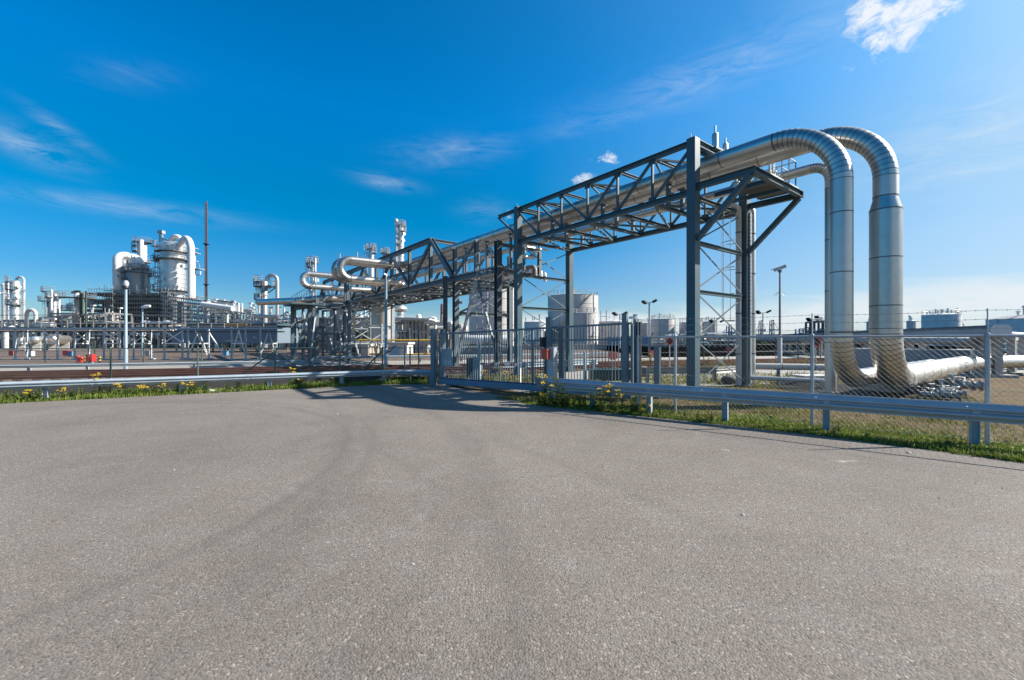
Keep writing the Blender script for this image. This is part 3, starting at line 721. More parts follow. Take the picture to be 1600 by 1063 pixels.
mb = MB(); mb.tube([B(19.85, 2.95, 7.24), B(20.25, 2.95, 7.24)], .2, 20, True, [r3, .24]); mb.segtube(p3b, .24, 20, 1.6); bands(mb, p3b, .24, 1.6, .028, 20, 1, .004)
mb.build('wide_cladding', [clad, cladband], pipe3, angle=28)
# saddles under pipe supports: small stools on the bottom cross beams
for pp, t, rr_ in ((pipe1, .92, r1), (pipe2, 1.83, r2), (pipe3, 2.95, r3)):
    zc = ZP if pp is not pipe3 else 7.24
    for s in (1.5, 4.6, 7.7, 11, 13.3, 15.6):
        zb = ZB+.07 if s < 9 else 5.55
        mb = MB(); mb.obox(B(s, t, (zb+zc-rr_)/2), U*.07, V*.05, ZV*(zc-rr_-zb)/2+ZV*.01); mb.obox(B(s, t, zc-rr_*.93), U*.12, V*rr_*.55, ZV*.03)
        mb.build('pipe_support', steel2, pp)
# concrete stools under the ground runs
for (s, t) in ((-4.45, 6.2), (-4.45, 10.5), (-3.72, 5.0)):
    mb = MB(); mb.obox(B(s, t, .14), U*.5, V*.18, ZV*.16); mb.build('concrete_stool', concrete, pipe2 if s < -4 else pipe1)
mb = MB(); mb.obox(B(-2.88, 2.95, .04), U*.2, V*.2, ZV*.06); mb.build('concrete_base', concpale, pipe3)
# riser pipes strapped to the right column
for (ds, dt, r, lab, mt) in ((.08, -.30, .10, 'pale riser pipe on the left face of the bridge\'s near right column', concpale), (-.12, .34, .115, 'shiny riser pipe on the right face of the bridge\'s near right column', clad)):
    pth = fillet([B(ds, W1+dt, .05), B(ds, W1+dt, 6.75), B(ds+1.2, W1+dt, 6.75)], .25, 6)
    o = thing('riser_pipe', lab, 'pipe', pth[0], 'riser pipes on the near right column')
    mb = MB(); mb.tube(pth, r, 18); mb.build('cladding', mt, o)
    for z in (1.2, 2.7, 4.2, 5.7):
        mb = MB(); mb.tube([B(ds, W1+dt, z-.025), B(ds, W1+dt, z+.025)], r+.008, 18); mb.build('strap', cladband, o)
mb = MB(); mb.bar(B(-.17, W1+.02, .1), B(-.17, W1+.02, 6.45), .10, .05, up=V)
for k in range(42): mb.bar(B(-.205, W1-.04, .3+k*.147), B(-.205, W1+.08, .3+k*.147), .012, .03)
cable = tag(mb.build('cable_ladder', galv, None), 'narrow perforated cable ladder running up the near right column', 'cable ladder')

# ------------------------------------------------------------------ middle bents and second truss
T2a, T2b, ZB2, ZT2 = 0., 4.6, 5.38, 8.32
tr = thing('pipe_bridge', 'long heavy truss bridge with slanted end posts, further left, carrying pipes to the plant', 'pipe bridge', B(15.6, 0, 0))
nodes = [15.6, 18.6]+[18.6+3.34*i for i in range(1, 9)]+[18.6+3.34*8+3.1]
for t in (T2a, T2b):
    mb = MB(); mb.ibeam(B(10.9 if t == 0 else 15.2, t, ZB2), B(52, t, ZB2), .26, .30, .03); part(mb, 'bottom_chord', steel2, tr)
    mb = MB(); mb.ibeam(B(18.6, t, ZT2), B(nodes[-2], t, ZT2), .28, .30, .03); part(mb, 'top_chord', steel2, tr)
    for a, b in ((nodes[0], nodes[1]), (nodes[-1], nodes[-2])):
        mb = MB(); mb.ibeam(B(a, t, ZB2+.15), B(b, t, ZT2+.10), .26, .28, .03, up=V); part(mb, 'end_post', steel2, tr)
    for i in range(1, len(nodes)-1):
        mb = MB(); mb.ibeam(B(nodes[i], t, ZB2+.14), B(nodes[i], t, ZT2-.14), .20, .22, .024, up=U); part(mb, 'truss_vertical', steel2, tr)
    for i in range(1, len(nodes)-2):
        a, b = nodes[i], nodes[i+1]
        p, q = (B(a, t, ZT2-.15), B(b, t, ZB2+.2)) if i % 2 else (B(a, t, ZB2+.2), B(b, t, ZT2-.15))
        p = p.lerp(q, .06); q = q.lerp(p, .06)
        mb = MB(); mb.ibeam(p, q, .17, .19, .02, up=V); part(mb, 'truss_diagonal', steel2, tr)
for i, s in enumerate(nodes[:-1]):
    for ds in (0, 1.67):
        mb = MB(); mb.ibeam(B(s+ds, .15, ZB2+.02), B(s+ds, T2b-.15, ZB2+.02), .16, .18, .018); part(mb, 'bottom_cross_beam', steel2, tr)
    if 0 < i < len(nodes)-2 and i % 2:
        pass
for i in range(0, len(nodes)-2):
    a, b = (nodes[i], nodes[i+1]) if i % 2 else (nodes[i+1], nodes[i])
    mb = MB(); mb.bar(B(a, .2, ZB2-.08), B(b, T2b-.2, ZB2-.08), .10, .10); part(mb, 'lateral_brace', galv, tr)
mb = MB(); mb.ibeam(B(18.6, .15, ZT2), B(18.6, T2b-.15, ZT2), .2, .22, .02); part(mb, 'portal_beam', steel2, tr)
for i in range(3): 
    mb = MB(); mb.obox(B(20+i*9, 3.9, ZB2+.17), U*4.4, V*.35, ZV*.02); part(mb, 'walkway', scafdeck, tr)
# bent at s = 15.5 (double post), bent at 10.9, legs further on
def bent(label, s, ts, ztop, beams, braces, w=.28, extra=None, mat=steel2):
    o = thing('pipe_trestle', label, 'trestle', B(s, ts[0], 0), 'trestles under the pipe bridges')
    for t in ts:
        mb = MB(); mb.ibeam(B(s, t, 0), B(s, t, ztop), w, w, .03, up=U); mb.obox(B(s, t, .05), U*w, V*w, ZV*.06); part(mb, 'leg', mat, o)
    for z in beams:
        mb = MB(); mb.ibeam(B(s, min(ts)+w/2, z), B(s, max(ts)-w/2, z), w*.7, w*.8, .02); part(mb, 'beam', mat, o)
    for (ta, za, tb, zb) in braces:
        mb = MB(); mb.bar(B(s, ta, za), B(s, tb, zb), .10, .10, up=U); part(mb, 'brace', mat, o)
    if extra: extra(o)
    return o
def x155(o):
    mb = MB(); mb.ibeam(B(15.95, -.35, 0), B(15.95, -.35, 5.6), .2, .2, .02, up=U); part(mb, 'leg', steel2, o)
    mb = MB(); mb.bar(B(15.4, .1, .35), B(13.1, .05, 5.1), .14, .14, up=V); part(mb, 'brace', galv, o)
    mb = MB(); mb.lathe(B(15.9, .25, 4.05), [(.02, 0), (.1, .02), (.1, .1), (0, .12)], 8); mb.obox(B(15.6, .45, 4.0), U*.06, V*.14, ZV*.07); part(mb, 'floodlight', black, o)
    for t in (.05, 4.2):
        mb = MB(); mb.ibeam(B(15.5, t, 5.6), B(15.5, t, 7.3), .2, .2, .02, up=U); part(mb, 'upright', steel2, o)
bent('twin-leg steel trestle behind the gate\'s left end, with a long slanted brace', 15.5, (.12, 4.25), ZB2-.15, (1.35, 3.3), ((.2, 3.3, 4.2, ZB2-.3), (.2, ZB2-.3, 4.2, 3.3)), .30, x155)
def x109(o):
    mb = MB(); mb.bar(B(10.9, .1, .4), B(13.0, .05, 5.1), .10, .10, up=V); part(mb, 'brace', steel2, o)
    mb = MB(); ladder(mb, B(11.3, -.42, .1), 5.3, -V, .45, .022, .28, True, 2.2); part(mb, 'ladder', galv, o)
    mb = MB(); mb.ibeam(B(10.9, .15, ZB2), B(10.9, 2.95, ZB2-.12), .16, .18, .02); mb.ibeam(B(10.9, .1, 6.72), B(10.9, 2.95, 6.72), .16, .18, .02); part(mb, 'outrigger', steel2, o)
    mb = MB(); mb.ibeam(B(10.9, 2.87, ZB2-.1), B(10.9, 2.87, 6.65), .18, .18, .02, up=U); mb.bar(B(10.9, .3, ZB2+.1), B(10.9, 2.7, 6.6), .10, .10, up=U); part(mb, 'hanger', steel2, o)
    mb = MB(); mb.ibeam(B(13.0, .0, ZB2+.1), B(13.0, .0, ZP-.3), .2, .2, .02, up=U); part(mb, 'upright', steel2, o)
    mb = MB(); mb.bar(B(15.4, .0, ZB2+.2), B(13.1, .0, ZP-.45), .12, .12, up=V); part(mb, 'upper_brace', steel2, o)
    mb = MB(); railing(mb, [B(11.2, -.2, ZB2+.15), B(13.9, -.2, ZB2+.15)], 1.0, .5, .018); part(mb, 'railing', galv, o)
bent('single-leg trestle with a caged ladder just beyond the bridge\'s second pair of columns', 10.9, (0., .001), ZP-.75, (), (), .30, x109)
bent('pale trestle under the second truss with inclined braces, near the plant', 36.0, (0., 4.4), ZB2-.15, (3.0, 1.4), ((0, .3, 4.4, 3.), (0, 3., 4.4, .3), (0, 3., 4.4, 5.1)), .32, None, galv)
bent('farther pale trestle under the second truss, left of the inclined braces', 42.4, (0., 4.4), ZB2-.15, (3.0,), ((0, .3, 4.4, 3.), (0, 3., 4.4, 5.1)), .32, None, galv)
bent('end trestle of the second truss beside the grey clad building', 49.5, (-.5, 4.6), ZB2+.6, (3.2, 1.5, 5.6), ((-.5, .3, 4.6, 3.2), (-.5, 3.2, 4.6, 5.6)), .3)
o = thing('brace_frame', 'crossed inclined steel struts between the two pale trestles', 'brace', B(39, 0, 0))
for (a, za, b, zb) in ((36.2, .2, 39.2, 5.2), (42.2, .2, 39.2, 5.2), (36.2, 2.8, 33., 5.2), (33.0, .1, 36., 3.)):
    mb = MB(); mb.bar(B(a, 0, za), B(b, 0, zb), .16, .16, up=V); part(mb, 'strut', galv, o)
# trestle row carrying the expansion loops, left of the truss
lr = thing('loop_rack', 'dark steel rack with crossed braces under the two pipe expansion loops', 'pipe rack', B(28, -4.8, 0))
cols = [(22.6, -6.6), (24.9, -5.6), (27.9, -4.9), (29.9, -4.7), (32.7, -4.9), (35.5, -5.0), (25.2, -3.3), (29.8, -2.3), (33, -2.2), (36.3, -2.4), (24.2, -7.3)]
for (s, t) in cols:
    mb = MB(); mb.ibeam(B(s, t, 0), B(s, t, 4.6 if t > -6 else 3.9), .2, .2, .02, up=U); mb.obox(B(s, t, .04), U*.2, V*.2, ZV*.05); part(mb, 'leg', steel2, lr)
for (a, b, zs) in ((0, 1, (3.8, 1.6)), (1, 2, (4.4, 2.2)), (2, 3, (4.4,)), (3, 4, (4.4, 2.2)), (4, 5, (4.4,)), (1, 6, (4.4,)), (3, 7, (4.4, 2.2)), (4, 8, (4.4,)), (6, 7, (4.4,)), (7, 8, (4.4,)), (8, 9, (4.4,)), (0, 10, (3.8,))):
    for z in zs:
        mb = MB(); mb.ibeam(B(*cols[a], z), B(*cols[b], z), .14, .16, .016); part(mb, 'beam', steel2, lr)
for (a, za, b, zb) in ((0, .2, 1, 4.3), (1, .2, 2, 4.3), (2, 4.3, 3, .2), (3, .2, 4, 4.3), (4, .2, 3, 4.3), (4, .3, 5, 4.3), (6, 2.2, 7, 4.4), (7, .2, 8, 4.4), (8, .2, 9, 4.4), (10, .2, 0, 3.8)):
    mb = MB(); mb.bar(B(*cols[a], za), B(*cols[b], zb), .09, .09, up=V); part(mb, 'brace', galv if za == .2 else steel2, lr)
for k in range(3):
    mb = MB(); mb.ibeam(B(25.3+k*.5+(5.6 if k == 2 else 0), -3.4, 4.5), B(25.3+k*.5+(5.6 if k == 2 else 0), -3.4, 5.95), .18, .18, .02, up=U); part(mb, 'loop_post', steel2, lr)
mb = MB(); mb.ibeam(B(24.6, -3.4, 4.5), B(33.5, -3.4, 4.5), .16, .18, .02); part(mb, 'beam', steel2, lr)
mb = MB(); railing(mb, [B(24, -5.9, 4.6), B(36, -5.2, 4.6)], 1.0, 1.2, .02); part(mb, 'railing', steel2, lr)
mb = MB(); mb.obox(B(23.2, -6.9, 3.97), U*1.3, V*.9, ZV*.05); part(mb, 'sloped_deck', steel, lr)
mb = MB(); mb.obox(B(23.0, -7.2, 4.06), U*.5, V*.35, ZV*.02); part(mb, 'orange_strip', orange, lr)
# thick flat-lying pipe turning out of the rack to the left
pth = fillet([P(405, 472.3, 42), P(468, 470, 38.5), P(499, 459, 33), B(34, -.9, 5.6)], 2.2, 8)
o = thing('clad_pipe', 'thick grey clad pipe lying level, bending out to the left above the trestles', 'pipe', (pth[0].x, pth[0].y, 0), 'large clad pipes on the bridge')
mb = MB(); mb.tube(pth, .31, 22); bands(mb, pth, .31, 2.4, .03, 22); mb.build('cladding', [clad, cladband], o)
mb = MB(); mb.tube([P(405, 472.3, 42), P(404.6, 472.3, 42.1)], .32, 22); mb.build('end_cap', clad_dark, o)
# smaller service pipes on the truss deck
k = 0
for (t, z, r, s0, s1, lab, mt) in ((.5, 5.72, .07, 11, 50, 'thin pipe nearest the left edge of the second truss deck', clad_far), (1.35, 5.72, .11, 11.2, 50, 'grey pipe under the first big pipe on the second truss', brownpipe),
        (1.75, 5.70, .08, 10.3, 50, 'thin bright pipe in the middle of the second truss deck', clad_far), (2.35, 5.75, .14, 9.9, 50, 'brownish clad pipe in the middle of the second truss', brownpipe),
        (2.75, 5.68, .06, 11.6, 50, 'thinnest pipe on the second truss deck', galv), (3.4, 5.74, .12, 10.6, 50, 'silver pipe right of centre on the second truss deck', clad_far), (4.1, 5.72, .10, 11, 50, 'silver pipe nearest the right edge of the second truss', clad_far)):
    pth = fillet([B(s0+.8, t, 5.3-.02*k), B(s0+.8, t, z), B(s1, t, z)], .2, 5)
    o = thing('service_pipe', lab, 'pipe', (pth[0].x, pth[0].y, 0), 'service pipes on the second truss')
    mb = MB(); mb.tube(pth, r, 12); bands(mb, pth, r, 4., .05, 12, 1, .01); mb.build('pipe_wall', [mt, cladband], o); k += 1
o = thing('service_pipe', 'crooked small white pipe end beside the second bridge column', 'pipe', B(9.9, .9, 0), 'service pipes on the second truss')
for (a, b, c, d) in (((9.5, .5, 6.45), (9.5, 2.3, 6.45), (9.5, 2.3, 6.75), .05), ((10.2, .6, 6.1), (10.2, 1.9, 6.1), (10.2, 1.9, 6.5), .09), ((9.9, 1.0, 6.0), (9.9, 1.0, 6.9), (9.4, 1.0, 6.9), .06)):
    mb = MB(); mb.tube(fillet([B(*a), B(*b), B(*c)], .12, 4), d, 10); mb.build('pipe_wall', clad_far, o)
mb = MB(); ladder(mb, B(25.8, -2.9, 8.0), .5, -V, .3, .02, .25, False); 
for k, s in enumerate((25.6, 26.9)):
    mb = MB(); mb.lathe(B(s, -2.6-.9*k, ZP+.25), [(.07, 0), (.07, .12), (.05, .13), (.05, .42), (.0, .45)], 8)
    mb.build('vent', clad, pipe1 if k == 0 else pipe2)

# ------------------------------------------------------------------ guardrails
def wprof(h=.31, d=.058, t=.012):
    pts = [(0, 0), (.0, .03), (-d, .085), (-d, .115), (0, .145), (0, .165), (-d, .195), (-d, .225), (0, .28), (0, .31)]
    k = h/.31
    front = [(a, b*k) for a, b in pts]
    return front+[(a+t, b) for a, b in reversed(front)]
def guardrail(name, label, path, ztop, posts, h=.31, mat=guard, face=1, endcap=None, group='guardrails', smooth=True, pw=.11):
    """path runs so that the road lies on its right"""
    path = [Vector((p[0], p[1], 0)) for p in path]
    o = thing(name, label, 'guardrail', path[0], group)
    poly = [(-a*face, b+ztop-h) for a, b in wprof(h)]
    if face > 0: poly = list(reversed(poly))
    mb = MB(); mb.sweep(path, poly); beam_o = mb.build('beam', mat, o, angle=20)
    for (x, y) in posts:
        # nearest direction
        dmin = min(zip(path[:-1], path[1:]), key=lambda ab: (ab[0].lerp(ab[1], max(0, min(1, (Vector((x, y, 0))-ab[0]).dot(ab[1]-ab[0])/(ab[1]-ab[0]).length_squared)))-Vector((x, y, 0))).length)
        d = (dmin[1]-dmin[0]).normalized(); nr = d.cross(ZV)*face
        c = Vector((x, y, 0))-nr*.02
        mb = MB(); mb.ibeam(c-nr*.06-ZV*.1, c-nr*.06+ZV*(ztop-.03), .12, pw, .010, up=d)
        mb.obox(c+nr*.01+ZV*(ztop-h/2), d*.05, nr*.035, ZV*.07)
        mb.build('post', mat, o)
    mb = MB()
    L = 0
    for a, b in zip(path[:-1], path[1:]):
        d = (b-a).normalized(); nr = d.cross(ZV)*face; n_ = int((b-a).length/2.)
        for j in range(1, n_+1):
            c = a+d*j*2.
            for zz in (.07, .155, .24): mb.lathe(c+nr*(.0 if zz == .155 else .085)+ZV*(ztop-h+zz*h/.31), [(.016, 0), (.012, .012), (0, .014)], 6, axis=nr)
            mb.obox(c+d*.16+nr*.088+ZV*(ztop-h+.10*h/.31), d*.003, nr*.004, ZV*.03); mb.obox(c+d*.16+nr*.088+ZV*(ztop-h+.21*h/.31), d*.003, nr*.004, ZV*.03)
    if mb.v: tag(mb.build('bolts', galv, beam_o), kind='stuff')
    if endcap:
        for (p, d2) in endcap:
            mb = MB(); d2 = Vector((*d2, 0)).normalized(); p = Vector((*p, ztop-h/2))
            mb.obox(p+d2*.09, d2*.10, d2.cross(ZV)*.05, ZV*(h/2+.012)); mb.build('end_piece', postm, o)
    return o
ra, rd = Vector((.825, 11.66)), Vector((.821, -.571))
def rl(k): p = ra+rd*k; return (p.x, p.y)
posts_px = [924, 1013, 1132, 1291, 1525]
def on_line(px, a, d):
    k = (px-CX)/F; s = (a.x-k*a.y)/(k*d.y-d.x); return s
rposts = [rl(on_line(px, ra, rd)) for px in posts_px]+[rl(10.6)]
guardrail('guardrail', 'long bluish guardrail in shade along the right side of the yard', [rl(0), rl(4), rl(8.6), rl(14)], .72, rposts, .30, guard, 1, [((.825, 11.66), (-.821, .571))])
la_, ld = Vector((-14.4, 12.2)), Vector((.896, .444))
def ll(k): p = la_+ld*k; return (p.x, p.y)
lposts = [ll(on_line(px, la_, ld)) for px in (69, 284, 421, 534, 600)]+[(-3.25, 16.95), ll(-2.2)]
guardrail('guardrail', 'long sunlit silver guardrail along the left side of the yard, bending back at the gate', [ll(-9), ll(0), ll(4), ll(8), ll(10.4), (-4.5, 17.08), (-3.9, 17.12), (-3.4, 16.95), (-2.95, 16.6)], .55, lposts, .215, guard, 1, [((-2.95, 16.6), (.8, -.6))], pw=.12)

# low concrete wall behind the left rail
mb = MB(); q0, q1 = Vector((*ll(-9), 0))+Vector((-.42, .85, 0)), Vector((*ll(10.9), 0))+Vector((-.42, .85, 0))
nw = 9
lw = thing('low_wall', 'low dark concrete kerb wall behind the sunlit guardrail', 'wall', q0)
for i in range(nw):
    a, b = q0.lerp(q1, i/nw), q0.lerp(q1, (i+1)/nw); d = (b-a).normalized()
    mb = MB(); mb.prof(a+d*.008, b-d*.008, [(-.13, -.05), (.13, -.05), (.10, .34), (.07, .37), (-.07, .37), (-.10, .34)]); mb.build('wall_block', M('dark_kerb_concrete', (.05, .048, .046), .9, 0, .3, 1.2, (.05, .05, .045), .5, True, .004), lw, False)

# ------------------------------------------------------------------ chain link
def chain(mb, a, b, z0a, z1a, z0b, z1b, pitch=.068, r=.0021):
    """diamond mesh between two posts; wires zigzag in pairs"""
    a = Vector((a[0], a[1], 0)); b = Vector((b[0], b[1], 0)); L = (b-a).length; d = (b-a)/L; nr = d.cross(ZV)
    Hh = max(z1a-z0a, z1b-z0b)
    def pt(x, z, o):
        f = x/L; zz = (z0a*(1-f)+z0b*f)+z*((z1a-z0a)*(1-f)+(z1b-z0b)*f)/Hh
        return a+d*x+ZV*zz+nr*o
    def wire_(p, q):
        dd = (q-p).normalized(); s1 = dd.cross(nr).normalized()*r
        vs = [p+s1, p+nr*r*1.2, p-s1, q+s1, q+nr*r*1.2, q-s1]
        mb.add(vs, [(0, 1, 4, 3), (1, 2, 5, 4), (2, 0, 3, 5)])
    for sg in (1, -1):
        x = -Hh if sg > 0 else 0
        while x < (L if sg > 0 else L+Hh):
            # line from (x,0) to (x+sg*H, H)
            xa, za, xb, zb = x, 0., x+sg*Hh, Hh
            if sg > 0:
                if xa < 0: za = -xa; xa = 0
                if xb > L: zb = Hh-(xb-L); xb = L
            else:
                if xa > L: za = xa-L; xa = L
                if xb < 0: zb = Hh+xb; xb = 0
            if zb-za > .02: wire_(pt(xa, za, .003*sg), pt(xb, zb, .003*sg))
            x += pitch
def chain_fence(label, pts, zt, zb=.04, post_top=None, pmat=galv, rr=.03, barbed=(), mat=wire, pitch=.068, wr=.0021, struts=(), group='chain link fences', rail_r=.021):
    pts = [Vector((p[0], p[1], 0)) for p in pts]
    o = thing('chain_link_fence', label, 'fence', pts[0], group)
    for p in pts:
        mb = MB(); mb.tube([p-ZV*.05, p+ZV*(zt+.03)], rr, 10); mb.lathe(p+ZV*(zt+.03), [(rr*1.05, 0), (rr*.8, .02), (0, .03)], 8); mb.bar(p+ZV*zt, p+ZV*(post_top or zt), rr*.75, rr*.5); mb.build('post', pmat, o)
    for a, b in zip(pts[:-1], pts[1:]):
        mb = MB(); mb.tube([a+ZV*zt, b+ZV*zt], rail_r, 8); mb.build('top_rail', pmat, o)
        mb = MB(); chain(mb, a, b, zb, zt, zb, zt, pitch, wr)
        d = (b-a).normalized()
        mb.bar(a+ZV*(zb+.02), b+ZV*(zb+.02), .004); mb.bar(a+ZV*(zt*.5), b+ZV*(zt*.5), .004)
        mb.build('mesh_panel', mat, o, False)
    for z in barbed:
        mb = MB()
        for a, b in zip(pts[:-1], pts[1:]):
            n = 8
            pp = [a.lerp(b, j/n)+ZV*(z-.02*math.sin(math.pi*j/n)) for j in range(n+1)]
            mb.tube(pp, .0028, 4)
            L = (b-a).length; d = (b-a).normalized(); j = .1
            while j < L:
                c = a+d*j+ZV*(z-.02*math.sin(math.pi*j/L))
                mb.bar(c-ZV*.014-d*.006, c+ZV*.014+d*.006, .003); mb.bar(c-ZV*.012+d*.008, c+ZV*.012-d*.008, .003); j += .12
        mb.build('barbed_wire', mat, o, False)
    for (p, q) in struts:
        mb = MB(); mb.tube([p, q], rr*.8, 8); mb.build('strut', pmat, o)
    return o
fa, fd = Vector((5.99, 8.67)), Vector((.792, -.611))
def fl(k): p = fa+fd*k; return (p.x, p.y)
fposts = [fl(on_line(px, fa, fd)) for px in (997, 1055, 1269, 1543)]+[fl(5.1), fl(7.7)]
chain_fence('near chain link fence with barbed wire above, behind the shaded guardrail', fposts, 1.80, .05, 2.26, galv, .033, (1.93, 2.08, 2.23), pitch=.09, wr=.0012)
lf = [(-33, 16.6), (-27.5, 17.0), (-22.3, 17.5), (-16.9, 18.3), (-13.45, 18.6), (-10.35, 19.0), (-7.6, 19.2), (-5.75, 19.3), (-4.55, 19.4), (-3.2, 18.6), (-2.75, 17.3)]
chain_fence('green-grey chain link fence in front of the railway, left of the gate', lf, 1.36, .05, 1.40, fencegreen, .035, (), M('green_wire', (.17, .21, .19), .5, .3), .12, .0026,
            [(Vector((-11.9, 18.8, .06)), Vector((-10.4, 19.0, 1.2))), (Vector((-8.9, 19.1, .06)), Vector((-10.3, 19.0, 1.2))), (Vector((-6.9, 19.24, .06)), Vector((-5.8, 19.3, 1.2)))], rail_r=.018)

# ------------------------------------------------------------------ sliding gate
GL, GRt = Vector((-2.72, 16.45, 0)), Vector((3.40, 12.3, 0))
def gp(f, z): return GL.lerp(GRt, f)+ZV*z
gdir = (GRt-GL).normalized(); gn = gdir.cross(ZV)
GLEN = (GRt-GL).length
gate = thing('sliding_gate', 'grey vertical-bar sliding gate with a deep blue bottom beam closing the yard', 'gate', GL)
ztl, ztr = 1.94, 2.20
def ztop(f): return ztl+(ztr-ztl)*f
def zbot(f): return .26+(.02)*f
mb = MB(); mb.bar(gp(0, zbot(0)-.10), gp(1, zbot(1)-.10), .12, .20); part(mb, 'bottom_beam', M('gate_blue', (.15, .24, .33), .4, .3, .1, 2.), gate)
mb = MB(); mb.bar(gp(0, zbot(0)+.02), gp(.58, zbot(.58)+.02), .10, .035); part(mb, 'beam_edge', M('gate_edge_blue', (.02, .035, .12), .4, 0, .1, 2.), gate)
mb = MB(); mb.bar(gp(0, ztop(0)), gp(1, ztop(1)), .055, .06); part(mb, 'top_rail', postm, gate)
mb = MB(); mb.bar(gp(.52, 1.70), gp(1, 1.74), .05, .05); part(mb, 'middle_rail', postm, gate)
nb = 74
for i in range(nb+1):
    f = i/nb; big = i in (0, 41, 74)
    mb = MB(); w_ = .07 if big else .021
    mb.bar(gp(f, zbot(f)-(.03 if not big else .0)), gp(f, ztop(f)-.03), w_, w_, up=gdir); part(mb, 'bar', postm, gate)
mb = MB()
for i in range(96):
    f = .02+.66*i/96; mb.bar(gp(f, -.0), gp(f, .07), .012, .012, up=gdir)
part(mb, 'bottom_teeth', postm, gate)
mb = MB(); mb.obox(gp(.045, 1.05), gdir*.28, gn*.012, ZV*.33); part(mb, 'sheet_panel', M('gate_sheet', (.30, .34, .36), .5, .3), gate)
mb = MB()
for r_ in range(2):
    for c_ in range(4): mb.obox(gp(.035+.012*c_, .92-.09*r_)+gn*.014, gdir*.022, gn*.003, ZV*.022)
part(mb, 'pale_stickers', signwhite, gate)
def post(name, label, p, h, w, mat, cat='post', group='gate posts', cap=True, rz=0.):
    o = thing(name, label, cat, p, group); mb = MB()
    a = Vector((math.cos(rz), math.sin(rz), 0))
    mb.bar(Vector((p[0], p[1], -.05)), Vector((p[0], p[1], h)), w, w, up=a); mb.build('shaft', mat, o)
    if cap:
        mb = MB(); mb.bar(Vector((p[0], p[1], h)), Vector((p[0], p[1], h+.015)), w+.02, w+.02, up=a); mb.build('cap', mat, o)
    return o
rz = math.atan2(gdir.y, gdir.x)
g1 = GL-gdir*.22+gn*.12; post('gate_post', 'left of the two grey posts at the gate\'s left end', g1, 2.12, .17, postm, rz=rz)
g2 = GL-gdir*.1-gn*.25; post('gate_post', 'right of the two grey posts at the gate\'s left end', g2, 2.12, .15, postm, rz=rz)
f = .648
o = post('gate_portal_post', 'tall blue-grey guide post mid-gate holding the black sensor box', gp(f, 0)+gn*.14, 2.42, .16, postm, rz=rz)
mb = MB(); mb.obox(gp(f-.018, 1.0)+gn*.10, gdir*.045, gn*.05, ZV*1.0); mb.build('rubber_edge', black, o)
mb = MB(); c = gp(f-.022, 1.66)+gn*.24; mb.obox(c, gdir*.08, gn*.08, ZV*.15); mb.obox(c+gn*.09-ZV*.08, gdir*.06, gn*.03, ZV*.05); mb.obox(c+gn*.09+ZV*.07, gdir*.06, gn*.03, ZV*.05); mb.build('sensor_box', black, o)
post('gate_portal_post', 'grey guide post just behind the sensor post', gp(f+.035, 0)-gn*.2, 2.1, .15, postm, rz=rz)
q = Vector((1.18, 12.75, 0))
o = post('control_post', 'short grey post with a red box, standing at the end of the shaded guardrail', q, 1.50, .21, M('control_grey', (.33, .38, .41), .45, .2), 'control post', None, rz=rz)
mb = MB(); mb.obox(q+Vector((-.19, -.05, 1.30)), gdir*.10, gn*.10, ZV*.135); mb.obox(q+Vector((-.19, -.05, 1.445)), gdir*.115, gn*.115, ZV*.012); mb.build('red_box', redfade, o)
mb = MB(); mb.obox(q+gn*.108-gdir*.03+ZV*1.0, gdir*.05, gn*.004, ZV*.12); mb.build('front_plate', galv, o)
e1 = Vector((3.27, 12.45, 0)); e2 = Vector((3.47, 12.2, 0))
post('gate_post', 'tall blue-grey post at the right end of the gate', e1+gn*.1, 2.46, .14, postm, rz=rz)
post('gate_post', 'thinner tall post beside the black end plate at the gate\'s right end', Vector((3.53, 12.45, 0)), 2.44, .09, postm, rz=rz)
mb = MB(); mb.obox(Vector((3.42, 12.35, 2.36)), gdir*.10, gn*.01, ZV*.04); tag(mb.build('sign_plate', signwhite, None), 'small white plate between the two tall posts at the gate\'s right end', 'plate')
o = post('gate_stop', 'black vertical end plate right of the gate', Vector((3.62, 12.4, 0)), 2.22, .12, black, 'gate stop', None, rz=rz)
post('bollard_post', 'blue-grey square post behind the fence right of the gate', Vector((4.32, 12.9, 0)), 1.50, .17, postm, 'post', None, rz=rz)
post('bollard_post', 'slim pale post behind the gate bars near the green cabinet', G(914, 593), 1.15, .09, palepole, 'post', None, rz=rz)
mb = MB(); mb.box((4.3, 18.7, .2), 1.9, .7, .42, rz=.05); mb.box((4.3, 18.7, .43), 2.0, .8, .05, rz=.05)
tag(mb.build('ground_cabinet', darkgreen, None), 'long low dark green cabinet behind the gate bars', 'cabinet')
